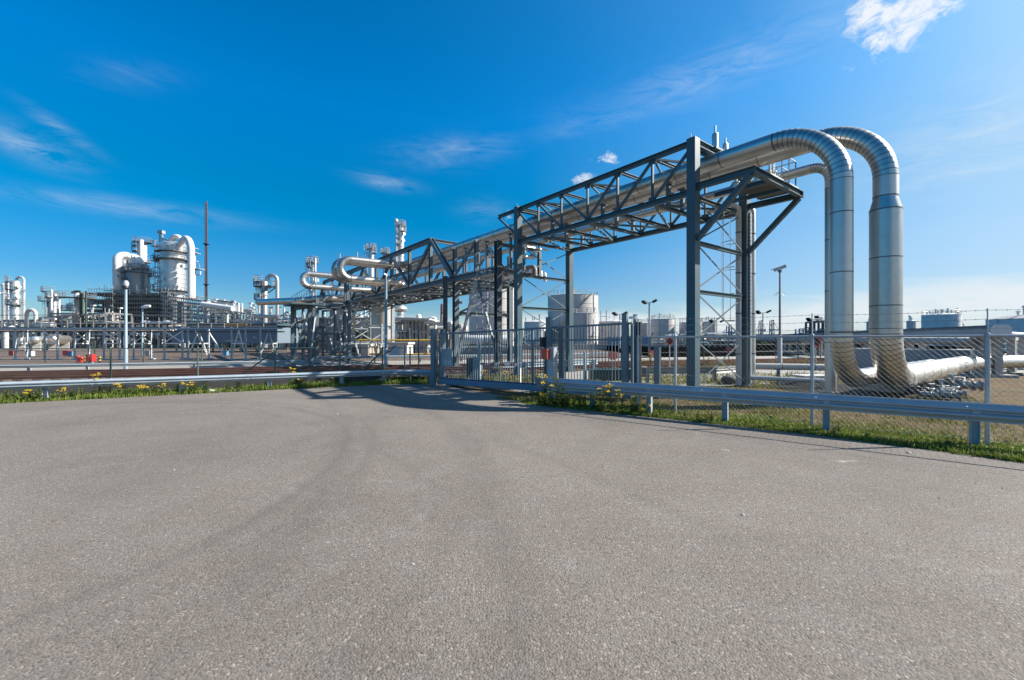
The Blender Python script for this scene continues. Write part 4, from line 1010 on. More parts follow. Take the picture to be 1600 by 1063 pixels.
# ------------------------------------------------------------------ plant in the background
def XR(px, w, Y):
    k = (px-CX)/F
    return Vector((k*Y, Y, 0)), w/2*Y/F/math.sqrt(1+k*k)
def ZY(py, Y): return EYE-(py-HY)/F*Y
def view_side(p): 
    v = Vector((p.x, p.y, 0)).normalized(); return v, v.cross(ZV)      # away, to the right
def vessel(name, label, cat, px, w, ytop, Y, mat=clad_far, zb=0., head=.35, rings=(), plats=(), ladders=(), group=None, nozz=0, n=28, dome=True, skirt=True, ringw=.12):
    c, r = XR(px, w, Y); zt = ZY(ytop, Y)
    o = thing(name, label, cat, c, group)
    mb = MB(); H = r*head if dome else 0
    prof_ = [(r, zb), (r, zt-H)]+([(r*math.cos(a), zt-H+H*math.sin(a)) for a in (.3, .6, .9, 1.2, 1.45)]+[(0, zt)] if dome else [(0, zt)])
    mb.lathe(c, prof_, n); mb.build('shell', mat, o)
    for y in rings:
        z = ZY(y, Y); mb = MB(); mb.lathe(c, [(r, z-ringw), (r+.09, z-ringw), (r+.09, z+ringw), (r, z+ringw)], n); mb.build('ring', mat if ringw < .2 else clad_dark, o)
    away, right = view_side(c)
    for pl in plats:
        y, ex, a0, a1 = pl[:4]; z = ZY(y, Y)
        base = math.atan2(-away.y, -away.x)       # facing the camera
        mb = MB(); ai, ao = base+a0, base+a1
        m_ = max(6, int((a1-a0)*5))
        inner = arc_pts(c, r+.03, z, ai, ao, m_); outer = arc_pts(c, r+ex, z, ai, ao, m_)
        vs = inner+outer+[p+ZV*.12 for p in inner]+[p+ZV*.12 for p in outer]; k = m_+1
        fs = []
        for i in range(m_): fs += [(i, i+1, k+i+1, k+i), (2*k+i, 3*k+i, 3*k+i+1, 2*k+i+1), (k+i, k+i+1, 3*k+i+1, 3*k+i), (i, 2*k+i, 2*k+i+1, i+1)]
        fs += [(0, k, 3*k, 2*k), (m_, 2*k+m_, 3*k+m_, k+m_)]
        mb.add(vs, fs); pf = mb.build('platform', scafdeck, o, False)
        mb = MB(); railing(mb, [p+ZV*.12 for p in outer], 1.1, 1.4, .035, False, 4); mb.build('railing', pl[4] if len(pl) > 4 else galv, pf)
    for (a, z0y, z1y) in ladders:
        base = math.atan2(-away.y, -away.x)+a
        out = Vector((math.cos(base), math.sin(base), 0)); z0, z1 = ZY(z0y, Y), ZY(z1y, Y)
        mb = MB(); ladder(mb, c+out*(r+.25)+ZV*z0, z1-z0, out, .6, .04, .45, True, 2., 4, 1.2); mb.build('ladder', galv, o)
    for i in range(nozz):
        a = math.atan2(-away.y, -away.x)+R.uniform(-1.3, 1.3); out = Vector((math.cos(a), math.sin(a), 0)); z = zb+(zt-zb)*R.uniform(.35, .93)
        mb = MB(); mb.lathe(c+out*r*.95+ZV*z, [(.22, 0), (.22, .5), (.36, .5), (.36, .62), (0, .62)], 10, axis=out); mb.build('nozzle', mat, o)
    return o
def opipe(o, pts, r, mat=white, bend=None, name='overhead_pipe', n=14, seg=8):
    pts = [Vector(p) for p in pts]
    if bend: pts = fillet(pts, bend, seg)
    mb = MB(); mb.tube(pts, r, n); mb.build(name, mat, o)
def upipe(o, px1, px2, ytop, y1, y2, Y, wpx, mat=white, name='overhead_pipe', dY=0.):
    """inverted U: up from y1 at px1, over the top, down to y2 at px2"""
    r = wpx/2*Y/F/math.sqrt(1+((px1-CX)/F)**2)
    a = P(px1, y1, Y); b = P(px2, y2, Y+dY); zt = ZY(ytop, Y)-r
    rad = Vector((a.x-b.x, a.y-b.y, 0)).length/2
    pts = [a, Vector((a.x, a.y, zt)), Vector((b.x, b.y, zt)), b]
    mb = MB(); mb.tube(fillet(pts, rad*.985, 10), r, 18); mb.build(name, mat, o)
GP = 'process columns of the refinery'
# far left columns, Y ~ 92
Y = 92
o = vessel('process_column', 'tall silvery column at the far left with a looped overhead pipe on its right', 'column', 24, 17.5, 438.5, Y, clad_far, 0, .3, (482, 458, 505, 448, 468, 492, 515), ((477, .7, -1.9, 1.2), (454, .7, -2.2, -.2), (442, .7, -2.8, -.6)), ((-1.2, 520, 440),), GP, 6)
upipe(o, 37.5, 25.5, 431.5, 512, 440, Y+1.3, 4.2, cream)
for y in (447, 473):
    mb = MB(); mb.bar(P(30, y, Y+1.2), P(37, y, Y+1.3), .25); mb.build('bracket', clad_far, o)
o = vessel('process_column', 'narrower shaded column at the left edge beside the tall looped one', 'column', 5.5, 6.5, 443, Y+4, tankgrey, 0, .4, (), ((446, .7, -2.5, -.5),), ((.6, 520, 446),), GP, 2)
o = vessel('process_column', 'pale slim column wedged between the two leftmost columns', 'column', 12.5, 6, 441, Y+6, clad_far, 0, .3, (460, 485), (), ((1., 500, 443),), GP, 2)
o = thing('pipe_loop', 'white pipe arching in a small inverted U right of the far left column', 'pipe', P(49, 530, 84)*1.0); o.location.z = 0
mb = MB(); a = P(41.5, 505, 84); b = P(56, 505, 84); zt = ZY(484.5, 84)
mb.tube(fillet([a, Vector((a.x, a.y, zt)), Vector((b.x, b.y, zt)), b], (b-a).length/2*.98, 10), .30, 16); mb.build('pipe_wall', cream, o)
mb = MB(); mb.tube([Vector((b.x, b.y, 0)), Vector((b.x, b.y, b.z))], .2, 10); mb.tube([Vector((a.x, a.y, 0)), Vector((a.x, a.y, a.z))], .2, 10); mb.build('riser', cream, o)
Y = 105
vessel('process_column', 'white column with rounded top, left of the dark green pipe column', 'column', 86.5, 9.5, 458.5, Y, white, 0, .5, (478,), (), ((1.5, 500, 462),), GP, 1)
o = vessel('process_column', 'very slim pale column pipe left of the white rounded column', 'column', 80.5, 4.5, 452.5, Y-2, cream, 0, .9, (465,), ((466, .9, -2.8, .2),), (), GP, 0)
o = vessel('process_column', 'slim shaded column with two dark landings, leftmost of the white column group', 'column', 75.5, 5., 462, Y, tankgrey, 0, .4, (), ((456.5, 1.0, -2.6, 1.), (471.5, 1.5, -2.6, 1.)), ((-1., 495, 458),), GP, 0)
o = vessel('process_column', 'slim pipe column at the right of the white rounded column', 'column', 93, 2.6, 464, Y, white, 0, .5, (), ((464.5, .8, -2, 2),), (), GP, 0)
vessel('small_vessel', 'little white vessel on a frame between the white columns and the green pipe column', 'vessel', 107, 9, 474, 100, white, ZY(485, 100), .4, (), ((486, .8, -3, 3),), (), None, 2)
o = vessel('process_column', 'grey column with a broad dark landing and dark green pipes', 'column', 120.5, 9.5, 457, 88, tankgrey, 0, .3, (470,), ((466.5, 2.4, -2.2, 2.2),), ((-.9, 545, 468),), GP, 1)
opipe(o, [P(113.5, 459, 86), P(113.5, 455.8, 86), P(126.5, 455.8, 86), P(126.5, 540, 86)], .24, darkgreen, .4)
opipe(o, [P(129.5, 459, 87), P(129.5, 540, 87)], .2, M('dull_green', (.07, .11, .09), .5))
mb = MB(); c, r = XR(131.5, 6, 88); mb.lathe(c, [(r, 0), (r, ZY(457, 88)), (0, ZY(456, 88))], 16); mb.build('side_column', clad_far, o)
opipe(o, [P(134.3, 455, 86), P(134.3, 540, 86)], .18, darkgreen)
vessel('small_vessel', 'white squat vessel with ringed top left of the scaffolding', 'vessel', 141, 14, 464, 96, white, ZY(480, 96), .2, (470, 475), ((479, .6, -3, 3),), (), None, 2)
# horizontal drums
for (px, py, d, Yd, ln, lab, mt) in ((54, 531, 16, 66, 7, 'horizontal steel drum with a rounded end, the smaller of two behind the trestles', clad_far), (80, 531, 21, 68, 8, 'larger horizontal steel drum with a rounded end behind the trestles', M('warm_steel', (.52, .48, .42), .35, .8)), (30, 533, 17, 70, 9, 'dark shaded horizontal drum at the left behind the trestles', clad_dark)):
    e = P(px, py, Yd); r = d/2*Yd/F/math.sqrt(1+((px-CX)/F)**2); ax = Vector((.55, -.83, 0)).normalized()
    o = thing('horizontal_drum', lab, 'drum', (e.x, e.y, 0), 'horizontal drums of the plant')
    mb = MB(); mb.lathe(e-ax*ln, [(0, -.6*r), (r*.6, -.45*r), (r*.9, -.2*r), (r, 0), (r, ln), (r*.92, ln+.25*r), (r*.6, ln+.48*r), (r*.25, ln+.57*r), (0, ln+.6*r)], 24, axis=ax); mb.build('shell', mt, o)
    for k in (.15, .85):
        mb = MB(); q = e-ax*ln*k; mb.obox(Vector((q.x, q.y, (e.z-r*.5)/2)), ax*.25, ax.cross(ZV)*r*.8, ZV*(e.z-r*.5)/2); mb.build('saddle', concrete, o)
o = thing('elbow_pipe', 'white bent pipe stub at the far left behind the trestles', 'pipe', (*P(9, 530, 60).xy, 0))
mb = MB(); mb.tube(fillet([P(9, 545, 60), P(9, 515.5, 60), P(19, 512, 62)], .5, 8), .29, 16); mb.tube([P(9, 528, 60), P(9, 527.4, 60)], .36, 16); mb.build('pipe_wall', cream, o)

# the two coke drums
Y = 100
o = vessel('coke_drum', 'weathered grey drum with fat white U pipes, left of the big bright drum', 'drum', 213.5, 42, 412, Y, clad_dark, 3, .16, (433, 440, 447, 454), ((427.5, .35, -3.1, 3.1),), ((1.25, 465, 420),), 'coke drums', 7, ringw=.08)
upipe(o, 183, 208, 392.5, 470, 415, Y-2.5, 15, white, 'u_pipe', 2.0)
upipe(o, 193, 219, 396.0, 470, 416, Y+.5, 14, white, 'u_pipe', 1.0)
mb = MB(); mb.bar(P(176, 423, Y-3), P(193, 423, Y-3), .3); mb.bar(P(177, 424, Y-3), P(190, 436, Y-3), .25); mb.build('bracket', scafpole, o)
for k in range(6):
    mb = MB(); a = P(197+k*6.5, 421, Y-4.); mb.lathe(a, [(.26, 0), (.26, .6), (0, .6)], 8, axis=Vector((.2, -1, 0))); mb.build('manhole', scafdeck, o)
o = vessel('process_column', 'pale column with a ringed platform head rising behind the grey drum', 'column', 222.5, 15, 379, 112, cream, 0, .15, (398,), ((379.5, 1.0, -3.1, 3.1), (386, 1.2, -2.8, -.6), (394.5, 1.2, -2.8, -.6), (411, .8, 0, 2)), ((-.9, 415, 381),), GP, 1)
opipe(o, [P(220.5, 415, 109.5), P(220.5, 375, 109.5)], .5, white)
o = vessel('coke_drum', 'big bright silver drum ringed with landings, white U pipes over its top', 'drum', 270.5, 43, 378.5, Y, M('bright_cladding', (.66, .66, .645), .36, .72, .1, .3, (.45, .43, .40), .3, True), 3, .2, (386, 391, 401, 413, 420, 428.5, 435.5, 442.5, 449, 404), ((395.5, .9, -1.9, 1.6), (407.5, 1.1, -2.6, 2.6), (456, 1.2, -2.6, 2.6)), ((-1.45, 458, 384), (-1.75, 458, 400), (1.3, 455, 410)), 'coke drums', 4, ringw=.10)
upipe(o, 298.5, 280, 366, 466, 381, Y-4, 11.5, white, 'u_pipe', 3.0)
upipe(o, 284, 266.5, 366, 384, 384, Y+1.5, 10, white, 'u_pipe', 0.5)
opipe(o, [P(303.5, 466, Y-2), P(303.5, 400, Y-2)], .25, cream)
for (y0, dx) in ((388, 0), (396, 1), (408, 0), (421, 3)):
    mb = MB(); c = P(301+dx, y0, Y-2); mb.obox(c, Vector((.7+dx*.35, 0, 0)), Vector((0, .9, 0)), ZV*.08)
    railing(mb, [c+Vector((-.6, -.9, 0)), c+Vector((.7+dx*.35, -.9, 0))], 1.1, .9, .05, False, 4); mb.build('side_landing', galv, o)
opipe(o, [P(304, 430, Y-1), P(313, 430, Y-1), P(313, 424, Y-1)], .14, white, .3, 'vent_pipe', 8)
mb = MB()
for dx in (249.5, 253.5): mb.tube([P(dx, 390, Y), P(dx, 364, Y)], .16, 6)
for y in range(364, 390, 4): mb.bar(P(249.5, y, Y), P(253.5, y, Y), .1)
mb.obox(P(252, 363, Y), Vector((.55, 0, 0)), Vector((0, .5, 0)), ZV*.35); mb.bar(P(252, 372, Y), P(272, 379.5, Y), .35); mb.build('hoist_mast', galv, o)
for y in (385.5, 408, 432, 453):
    mb = MB(); c = P(244.5, y, Y); mb.obox(c, Vector((.75, 0, 0)), Vector((0, .75, 0)), ZV*.07); railing(mb, [c+Vector((-.75, .7, .07)), c+Vector((-.75, -.75, .07)), c+Vector((.75, -.75, .07))], 1.1, .8, .045, False, 4); mb.build('side_landing', scafdeck, o)
# dark structure under the drums
ds = thing('drum_structure', 'dark concrete frame carrying the two drums behind the scaffolding', 'structure frame', (*P(235, 530, 101).xy, 0))
for i, (px) in enumerate((166, 186, 206, 226, 246, 266, 283)):
    mb = MB(); c = P(px, 530, 96.5); mb.box((c.x, c.y, 5.), .9, .9, 10.); mb.build('column', darkcon, ds)
for i, y in enumerate((462, 474, 487, 500)):
    mb = MB(); a, b = P(160, y, 100), P(282-i*3, y+i*.5, 100); mb.box(((a.x+b.x)/2, 101, a.z), b.x-a.x, 9.5, .55 if i else .5); mb.build('floor_slab', darkcon, ds)
mb = MB(); a, b = P(164, 480, 103), P(283, 480, 103); mb.box(((a.x+b.x)/2, 105.5, 5.2), b.x-a.x, .6, 10.); mb.build('rear_wall', darkcon, ds)
def scaffold(label, px0, px1, ytop, ybot, Y, nb, lifts, depth=1.6, poles_up=2.5, group='scaffolds of the plant', decks=True, pm=scafpole, slope=0., dm=None):
    a, b = P(px0, ybot, Y), P(px1, ybot, Y); zt = ZY(ytop, Y); z0 = max(0, a.z)
    o = thing('scaffold', label, 'scaffold', (a.x, a.y, 0), group)
    fr = MB(); dk = MB()
    for j, dy in enumerate((0, depth)):
        for i in range(nb+1):
            x = a.x+(b.x-a.x)*i/nb; top = zt-slope*(i/nb)+R.uniform(-.2, poles_up)
            fr.tube([(x, Y+dy, z0), (x, Y+dy, top)], .055, 4)
        for l in range(lifts+1):
            z = z0+(zt-z0)*l/lifts
            fr.tube([(a.x-.4, Y+dy, z), (b.x+.4, Y+dy, z-slope*l/lifts)], .05, 4)
            fr.tube([(a.x-.4, Y+dy, z+1.), (b.x+.4, Y+dy, z+1.-slope*l/lifts)], .04, 4)
    for i in range(nb):
        if R.random() < .55:
            l = R.randint(0, lifts-1); x0, x1 = a.x+(b.x-a.x)*i/nb, a.x+(b.x-a.x)*(i+1)/nb
            fr.tube([(x0, Y-.06, z0+(zt-z0)*l/lifts), (x1, Y-.06, z0+(zt-z0)*(l+1)/lifts)], .045, 4)
    fr.build('tubes', pm, o)
    if decks:
        for l in range(1, lifts+1):
            mb = MB(); z = z0+(zt-z0)*l/lifts
            mb.bar((a.x, Y+depth/2, z-.05), (b.x, Y+depth/2, z-.05-slope*l/lifts), depth, .09); mb.bar((a.x, Y, z+.15), (b.x, Y, z+.15-slope*l/lifts), .04, .2); mb.build('deck', dm or scafdeck, o)
    return o
scaffold('dark scaffold with loose upright poles at the left of the drums', 139, 176, 459, 512, 93, 9, 5, 3.5, 3.2)
scaffold('wide dark scaffold wrapped round the foot of the grey drum', 166, 262, 461, 545, 94, 26, 12, 2.2, 2.4)
scaffold('lighter scaffold at the foot of the big bright drum', 255, 346, 463, 520, 91.5, 26, 9, 2.0, 1.2, pm=M('pale_scaffold_tube', (.50, .48, .45), .5, .1), slope=1.7, dm=M('pale_boards', (.26, .25, .23), .8))  # paler tubes and boards than the other scaffolds
# flare mast
o = thing('mast', 'tall dark lattice mast right of the bright drum', 'mast', (*P(322.2, 530, 130).xy, 0))
c = P(322.2, 530, 130); zt = ZY(316, 130); mb = MB()
for k in range(3):
    a = k*2.094; mb.tube([(c.x+math.cos(a)*.34, c.y+math.sin(a)*.34, 0), (c.x+math.cos(a)*.26, c.y+math.sin(a)*.26, zt)], .12, 5)
z = 0
while z < zt-1:
    for k in range(3):
        a, b = k*2.094, (k+1)*2.094; mb.bar((c.x+math.cos(a)*.32, c.y+math.sin(a)*.32, z), (c.x+math.cos(b)*.32, c.y+math.sin(b)*.32, z+1.), .08)
    z += 1.
mb.build('lattice', M('mast_dark', (.06, .045, .06), .5), o)
mb = MB(); mb.tube([c, (c.x, c.y, zt+.2)], .22, 8); mb.build('pipe', M('mast_pipe', (.09, .07, .10), .5), o)
for y in (382, 445): 
    mb = MB(); mb.lathe((c.x, c.y, ZY(y, 130)), [(.3, 0), (.85, 0), (.85, .15), (.3, .15)], 10); mb.build('collar', black, o)

# tangle of plant: frames with pipes, vessels, decks
pipem = [clad_far, white, cream, galv, clad_far, tankgrey, brownpipe, concpale]
def unit(label, px0, px1, ytop0, ytop1, Y, depth, levels, bays, npipe, nves, seed, frame=galv, ybot=None, group='pipe-filled steel frames of the plant', stubs=0, deckm=scafdeck):
    rnd = random.Random(seed)
    a, b = P(px0, 530, Y), P(px1, 530, Y); W = b.x-a.x
    def zt(x): f = (x-a.x)/W; return ZY(ytop0+(ytop1-ytop0)*f, Y)
    z0 = 0 if ybot is None else ZY(ybot, Y)
    o = thing('process_unit', label, 'process unit', (a.x, Y, 0), group)
    fr = MB(); w_ = .28
    for i in range(bays+1):
        x = a.x+W*i/bays
        for dy in (0, depth): fr.bar((x, Y+dy, 0), (x, Y+dy, zt(x)), w_, w_)
        for l in range(1, levels+1): fr.bar((x, Y, z0+(zt(x)-z0)*l/levels), (x, Y+depth, z0+(zt(x)-z0)*l/levels), w_*.8)
    for l in range(1, levels+1):
        f = l/levels
        for dy in (0, depth): fr.bar((a.x, Y+dy, z0+(zt(a.x)-z0)*f), (b.x, Y+dy, z0+(zt(b.x)-z0)*f), w_*.8, w_)
    for i in range(bays):
        if rnd.random() < .4:
            x0, x1 = a.x+W*i/bays, a.x+W*(i+1)/bays; l = rnd.randint(0, levels-1); fr.bar((x0, Y-.1, z0+(zt(x0)-z0)*l/levels), (x1, Y-.1, z0+(zt(x1)-z0)*(l+1)/levels), .14)
    fr.build('frame', frame, o)
    for l in range(1, levels):
        if rnd.random() < .6:
            i0 = rnd.randint(0, max(0, bays-3)); i1 = min(bays, i0+rnd.randint(2, 6)); mb = MB(); x0, x1 = a.x+W*i0/bays, a.x+W*i1/bays
            z = z0+(zt(x0)-z0)*l/levels; mb.box(((x0+x1)/2, Y+depth/2, z+.1), x1-x0, depth, .1); railing(mb, [(x0, Y, z+.15), (x1, Y, z+.15)], 1.0, 1.2, .03, False, 4); mb.build('deck', deckm, o)
    for k in range(npipe):
        r = rnd.choice((.08, .1, .12, .15, .2, .28)); x = rnd.uniform(a.x, b.x); y = Y+rnd.uniform(-.5, depth*.8)
        l = rnd.randint(1, levels); z = z0+(zt(x)-z0)*l/levels+rnd.uniform(-.4, .5)
        kind = rnd.random()
        if kind < .42: pts = [(x-rnd.uniform(1, W*.3), y, z), (x+rnd.uniform(1, W*.3), y, z)]
        elif kind < .72:
            L = rnd.uniform(1.5, W*.25)*rnd.choice((1, -1)); pts = fillet([(x, y, max(.2, z-rnd.uniform(1.5, 5))), (x, y, z), (x+L, y, z)], min(r*2.5, .5), 5)
        elif kind < .9: pts = [(x, y, .1), (x, y, z+rnd.uniform(-.2, .9))]
        else:
            L = rnd.uniform(.8, 1.6); pts = fillet([(x, y, z-1.5), (x, y, z+.4), (x+L, y, z+.4), (x+L, y, z-1.2)], L*.45, 6)
        pts = [Vector((min(max(p[0], a.x-.5), b.x+.5), p[1], p[2])) for p in pts]
        mb = MB(); mb.tube(pts, r, 8); mb.build('pipe', rnd.choice(pipem), o)
    for k in range(nves):
        r = rnd.uniform(.35, .8); x = rnd.uniform(a.x+1, b.x-1); l = rnd.randint(0, levels-1); z = z0+(zt(x)-z0)*l/levels; y = Y+rnd.uniform(.2, depth*.7); L = rnd.uniform(1.4, 3.5)
        mb = MB()
        if rnd.random() < .5: mb.lathe((x, y, z+.1), [(0, 0), (r*.7, .1), (r, .3), (r, L-.3), (r*.7, L-.1), (0, L)], 14)
        else: mb.lathe((x, y, z+r+.1), [(0, 0), (r*.7, .1), (r, .35), (r, L), (r*.7, L+.25), (0, L+.35)], 14, axis=(1, .2, 0))
        mb.build('vessel', rnd.choice((white, clad_far, cream, tankgrey)), o)
    for k in range(stubs):
        x = a.x+W*(k+rnd.random())/stubs; z = zt(x); h = rnd.uniform(.5, 2.2); mb = MB(); y = Y+rnd.uniform(0, depth)
        mb.tube([(x, y, z-.5), (x, y, z+h)], rnd.choice((.07, .12, .2)), 7)
        if rnd.random() < .5: mb.obox(Vector((x, y, z+h)), Vector((.35, 0, 0)), Vector((0, .3, 0)), ZV*.12)
        mb.build('stub', rnd.choice((white, clad_far, galv, tankgrey)), o)
    return o
unit('low pipe-filled frame behind the drums at the far left', -14, 66, 503, 500, 84, 6, 3, 9, 44, 8, 1, clad_dark)
unit('pipe-filled frame with pale vessels between the far left column and the scaffolding', 58, 165, 497, 489, 87, 6, 4, 11, 60, 10, 2, clad_dark, None, stubs=10)
unit('dark pipe-filled frame below the wide scaffold', 150, 272, 507, 507, 82, 5, 2, 12, 34, 4, 3, darkcon)
unit('sloping skyline of bright pipes and valves right of the scaffolding', 300, 432, 478, 497, 88, 7, 4, 14, 98, 12, 4, galv, None, stubs=60)
unit('bright pipe-filled frame under the loops behind the second truss', 430, 560, 500, 496, 74, 8, 4, 12, 70, 8, 5, galv, None, stubs=10)
o = thing('clad_pipe', 'bright white fat pipe lying in front of the scaffold at the big drum', 'pipe', (*P(340, 530, 86).xy, 0))
mb = MB(); mb.tube([P(316, 475.5, 87), P(364, 482.5, 86)], .52, 16); mb.tube([P(328, 477.3, 87), P(328.5, 477.3, 87)], .56, 16); mb.build('cladding', white, o)
for px in (337, 356):
    mb = MB(); q = P(px, 482, 86.4); mb.bar((q.x, q.y, 0), (q.x, q.y, q.z-.4), .3); mb.build('support', white, o)
o = thing('valve_bank', 'row of small valve stubs on the skyline between the mast and the U-pipe column', 'valve row', (*P(352, 530, 90).xy, 0))
for k in range(13):
    px = 341+k*2.1; mb = MB(); mb.tube([P(px, 478, 90), P(px, 469.5+k*.25, 90)], .12, 6); mb.obox(P(px-.4, 470+k*.25, 90), Vector((.3, 0, 0)), Vector((0, .2, 0)), ZV*.12); mb.build('valve', clad_far if k % 3 else white, o)
# U pipe column
o = vessel('process_column', 'grey column crowned by a tall inverted-U pipe, left of the loops', 'column', 413, 11.5, 438, 84, clad_dark, 0, .3, (447, 462), ((442, 1.2, -2.8, -.2), (449, 1.2, -2.8, -.2), (469.5, 1.1, -2.8, -.2), (448, 1.3, .4, 2.2)), ((-1.1, 487, 440), (-1.6, 470, 440)), GP, 4)
upipe(o, 433.3, 416.5, 427.5, 492, 440, 83, 6.2, clad_far, 'u_pipe')
opipe(o, [P(433.3, 492, 83), P(433.3, 495, 83), P(398, 494, 83)], .33, clad_far, .5, 'side_pipe')
mb = MB(); mb.bar(P(417, 450, 83), P(432, 447.5, 83), .22); mb.bar(P(419, 458, 83), P(431, 449, 83), .18); mb.build('bracket', scafpole, o)
# grey clad building behind trestles
def xbox(name, label, cat, px0, px1, ytop, ybot, Y, depth, mat, group=None, roof=None):
    a, b = P(px0, ytop, Y), P(px1, ybot, Y); o = thing(name, label, cat, ((a.x+b.x)/2, Y+depth/2, 0), group)
    mb = MB(); mb.box(((a.x+b.x)/2, Y+depth/2, (a.z+max(b.z, 0))/2), b.x-a.x, depth, a.z-max(b.z, 0)); mb.build('wall', mat, o, False)
    if roof: 
        mb = MB(); mb.box(((a.x+b.x)/2, Y+depth/2, a.z+.1), b.x-a.x+.3, depth+.3, .2); mb.build('roof', roof, o, False)
    return o
o = xbox('clad_building', 'long blue-grey clad box building on stilts with a pale upper strip', 'building', 268, 432, 510, 536.5, 58, 6, ductgrey, None)
mb = MB(); a, b = P(300, 508.5, 57.9), P(432, 514, 57.9); mb.box(((a.x+b.x)/2, 57.93, (a.z+b.z)/2), b.x-a.x, .1, a.z-b.z); mb.build('pale_strip', ductpale, o, False)
mb = MB(); a, b = P(294, 504.5, 57.7), P(434, 508.5, 57.7); mb.box(((a.x+b.x)/2, 60.7, (a.z+b.z)/2), b.x-a.x, 6.6, a.z-b.z); mb.build('roof_edge', steel, o, False)
for k in range(7):
    mb = MB(); px = 276+k*25; q = P(px, 530, 59); mb.bar((q.x, q.y, 0), (q.x, q.y, 1.3), .25); mb.bar((q.x, q.y+4, 0), (q.x, q.y+4, 1.3), .25); mb.build('stilt', scafpole, o)
mb = MB()
for (x0, y0, x1, y1) in ((352, 533, 366, 532.5), (366, 532.5, 378, 535), (374, 527.5, 377, 527), (395, 526.5, 401, 528)): mb.bar(P(x0, y0, 57.95), P(x1, y1, 57.95), .1, .09)
mb.build('bent_flashing', ductpale, o)
mb = MB(); mb.box((P(360, 530, 56).x, 57, ZY(507.2, 56)), 3.0, .1, .16); tag(mb.build('orange_beam_wrap', orange, None), 'orange strip hanging on the dark roof edge of the clad building', 'strip')

# low trestle rack on the left
o = thing('pipe_rack', 'low rack of pale X-braced trestles carrying dark cable trays along the railway', 'pipe rack', (*P(160, 530, 37).xy, 0))
Y = 37
for n_, (pa, pb) in enumerate(((-30, -8), (24, 42.3), (70, 90), (116.7, 139), (162.5, 187), (209, 236), (257, 285), (294, 326), (362, 384), (407, 432))):
    mb = MB(); A, Bq = P(pa, 530, Y), P(pb, 530, Y+.9 if n_ % 2 else Y); zt = ZY(515.5, Y)
    pm_ = palepole
    for q in (A, Bq):
        mb.ibeam((q.x, q.y, 0), (q.x, q.y, zt+.2), .105, .11, .02, up=Vector((1, 0, 0))); mb.box((q.x+.1, q.y, .04), .45, .3, .08)
    mb.build('leg', M('trestle_paint', (.46, .52, .55), .45, .1, .1, 1., (.3, .29, .27), .3, True), o)
    mb = MB(); mb.bar((A.x, A.y, ZY(537, Y)), (Bq.x, Bq.y, ZY(537, Y)), .12, .10)
    if n_ < 7 and n_ != 1:
        mb.bar((A.x, A.y-.06, ZY(517, Y)), (Bq.x, Bq.y-.06, ZY(535, Y)), .06); mb.bar((A.x, A.y+.06, ZY(535, Y)), (Bq.x, Bq.y+.06, ZY(517, Y)), .06)
    else:
        m_ = (A+Bq)/2; zz = ZY(516, Y); mb.bar((A.x, A.y, .2), (m_.x, m_.y, zz), .08); mb.bar((Bq.x, Bq.y, .2), (m_.x, m_.y, zz), .08)
        if n_ == 7: 
            q = P(352, 530, Y); mb.bar((q.x, q.y, .2), (Bq.x-.1, Bq.y, zz), .08); mb.bar((A.x+.6, A.y, zz), (Bq.x, Bq.y, .1), .08)
    mb.build('brace', white, o)  # white colour gives the braces their sunlit look
x0, x1 = P(-60, 530, Y).x, P(440, 530, Y).x
for (z, h, dy, mt) in ((ZY(515.5, Y)+.12, .12, 0, palepole), (ZY(511.5, Y), .07, .5, steel), (ZY(518.5, Y), .11, .35, steel)):
    mb = MB(); mb.bar((x0, Y+dy, z), (x1, Y+dy, z), .3, h); mb.build('tray', mt, o)
for (y, r, dy) in ((505.5, .05, .2), (492.5, .03, .0)):
    mb = MB(); mb.tube([(x0, Y+dy, ZY(y, Y)), (P(300 if y < 500 else 440, 530, Y).x, Y+dy, ZY(y, Y))], r, 6); mb.build('handrail', scafpole, o)
for k in range(24):
    px = -40+k*20.5; q = P(px, 530, Y); mb = MB(); mb.bar((q.x, Y+.1, ZY(516, Y)), (q.x, Y+.1, ZY(496 if k < 17 else 505, Y)), .06)
    if k % 2 and k < 17: mb.box((q.x+.12, Y+.05, ZY(497.5, Y)), .16, .12, .1)
    mb.build('stanchion', scafpole, o)
for (y, r, dy, mt) in ((514, .09, .8, clad_far), (516, .06, 1.1, white), (513, .12, 1.4, cream)):
    mb = MB(); mb.tube([(x0, Y+dy, ZY(y, Y)), (P(255, 530, Y).x, Y+dy, ZY(y, Y))], r, 8); mb.build('pipe', mt, o)
# centre background columns
vessel('process_column', 'short column with landings behind the left expansion loop', 'column', 489, 9, 407, 80, clad_far, 0, .8, (416, 440), ((412, .45, -3, 3), (419, .6, -2.6, -.4)), ((-1.2, 440, 412),), GP, 3)
vessel('process_column', 'slender silver column beside the short landing column at the left loop', 'column', 492.5, 3.6, 403.5, 78, clad_far, 0, .9, (425,), (), (), GP, 0)
vessel('process_column', 'column head with platform peeping over the right expansion loop', 'column', 580, 9, 389.5, 90, clad_far, 0, .8, (400, 408), ((390.5, .4, -3.1, 3.1), (396, .5, .3, 2.2)), ((-1.3, 430, 390),), GP, 3)
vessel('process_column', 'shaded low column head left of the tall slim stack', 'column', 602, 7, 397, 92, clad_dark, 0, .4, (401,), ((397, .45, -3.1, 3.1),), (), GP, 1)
o = vessel('process_column', 'tall slim silver stack column with a thin pipe on its left', 'column', 625.5, 11.5, 353.5, 95, clad_far, 0, .15, (362, 385, 400), ((354, .35, -3.1, 3.1), (363, .5, 0, 2.2)), (), GP, 5)
opipe(o, [P(619.3, 470, 94), P(619.3, 347.5, 94)], .2, cream, None, 'vent_pipe', 8)
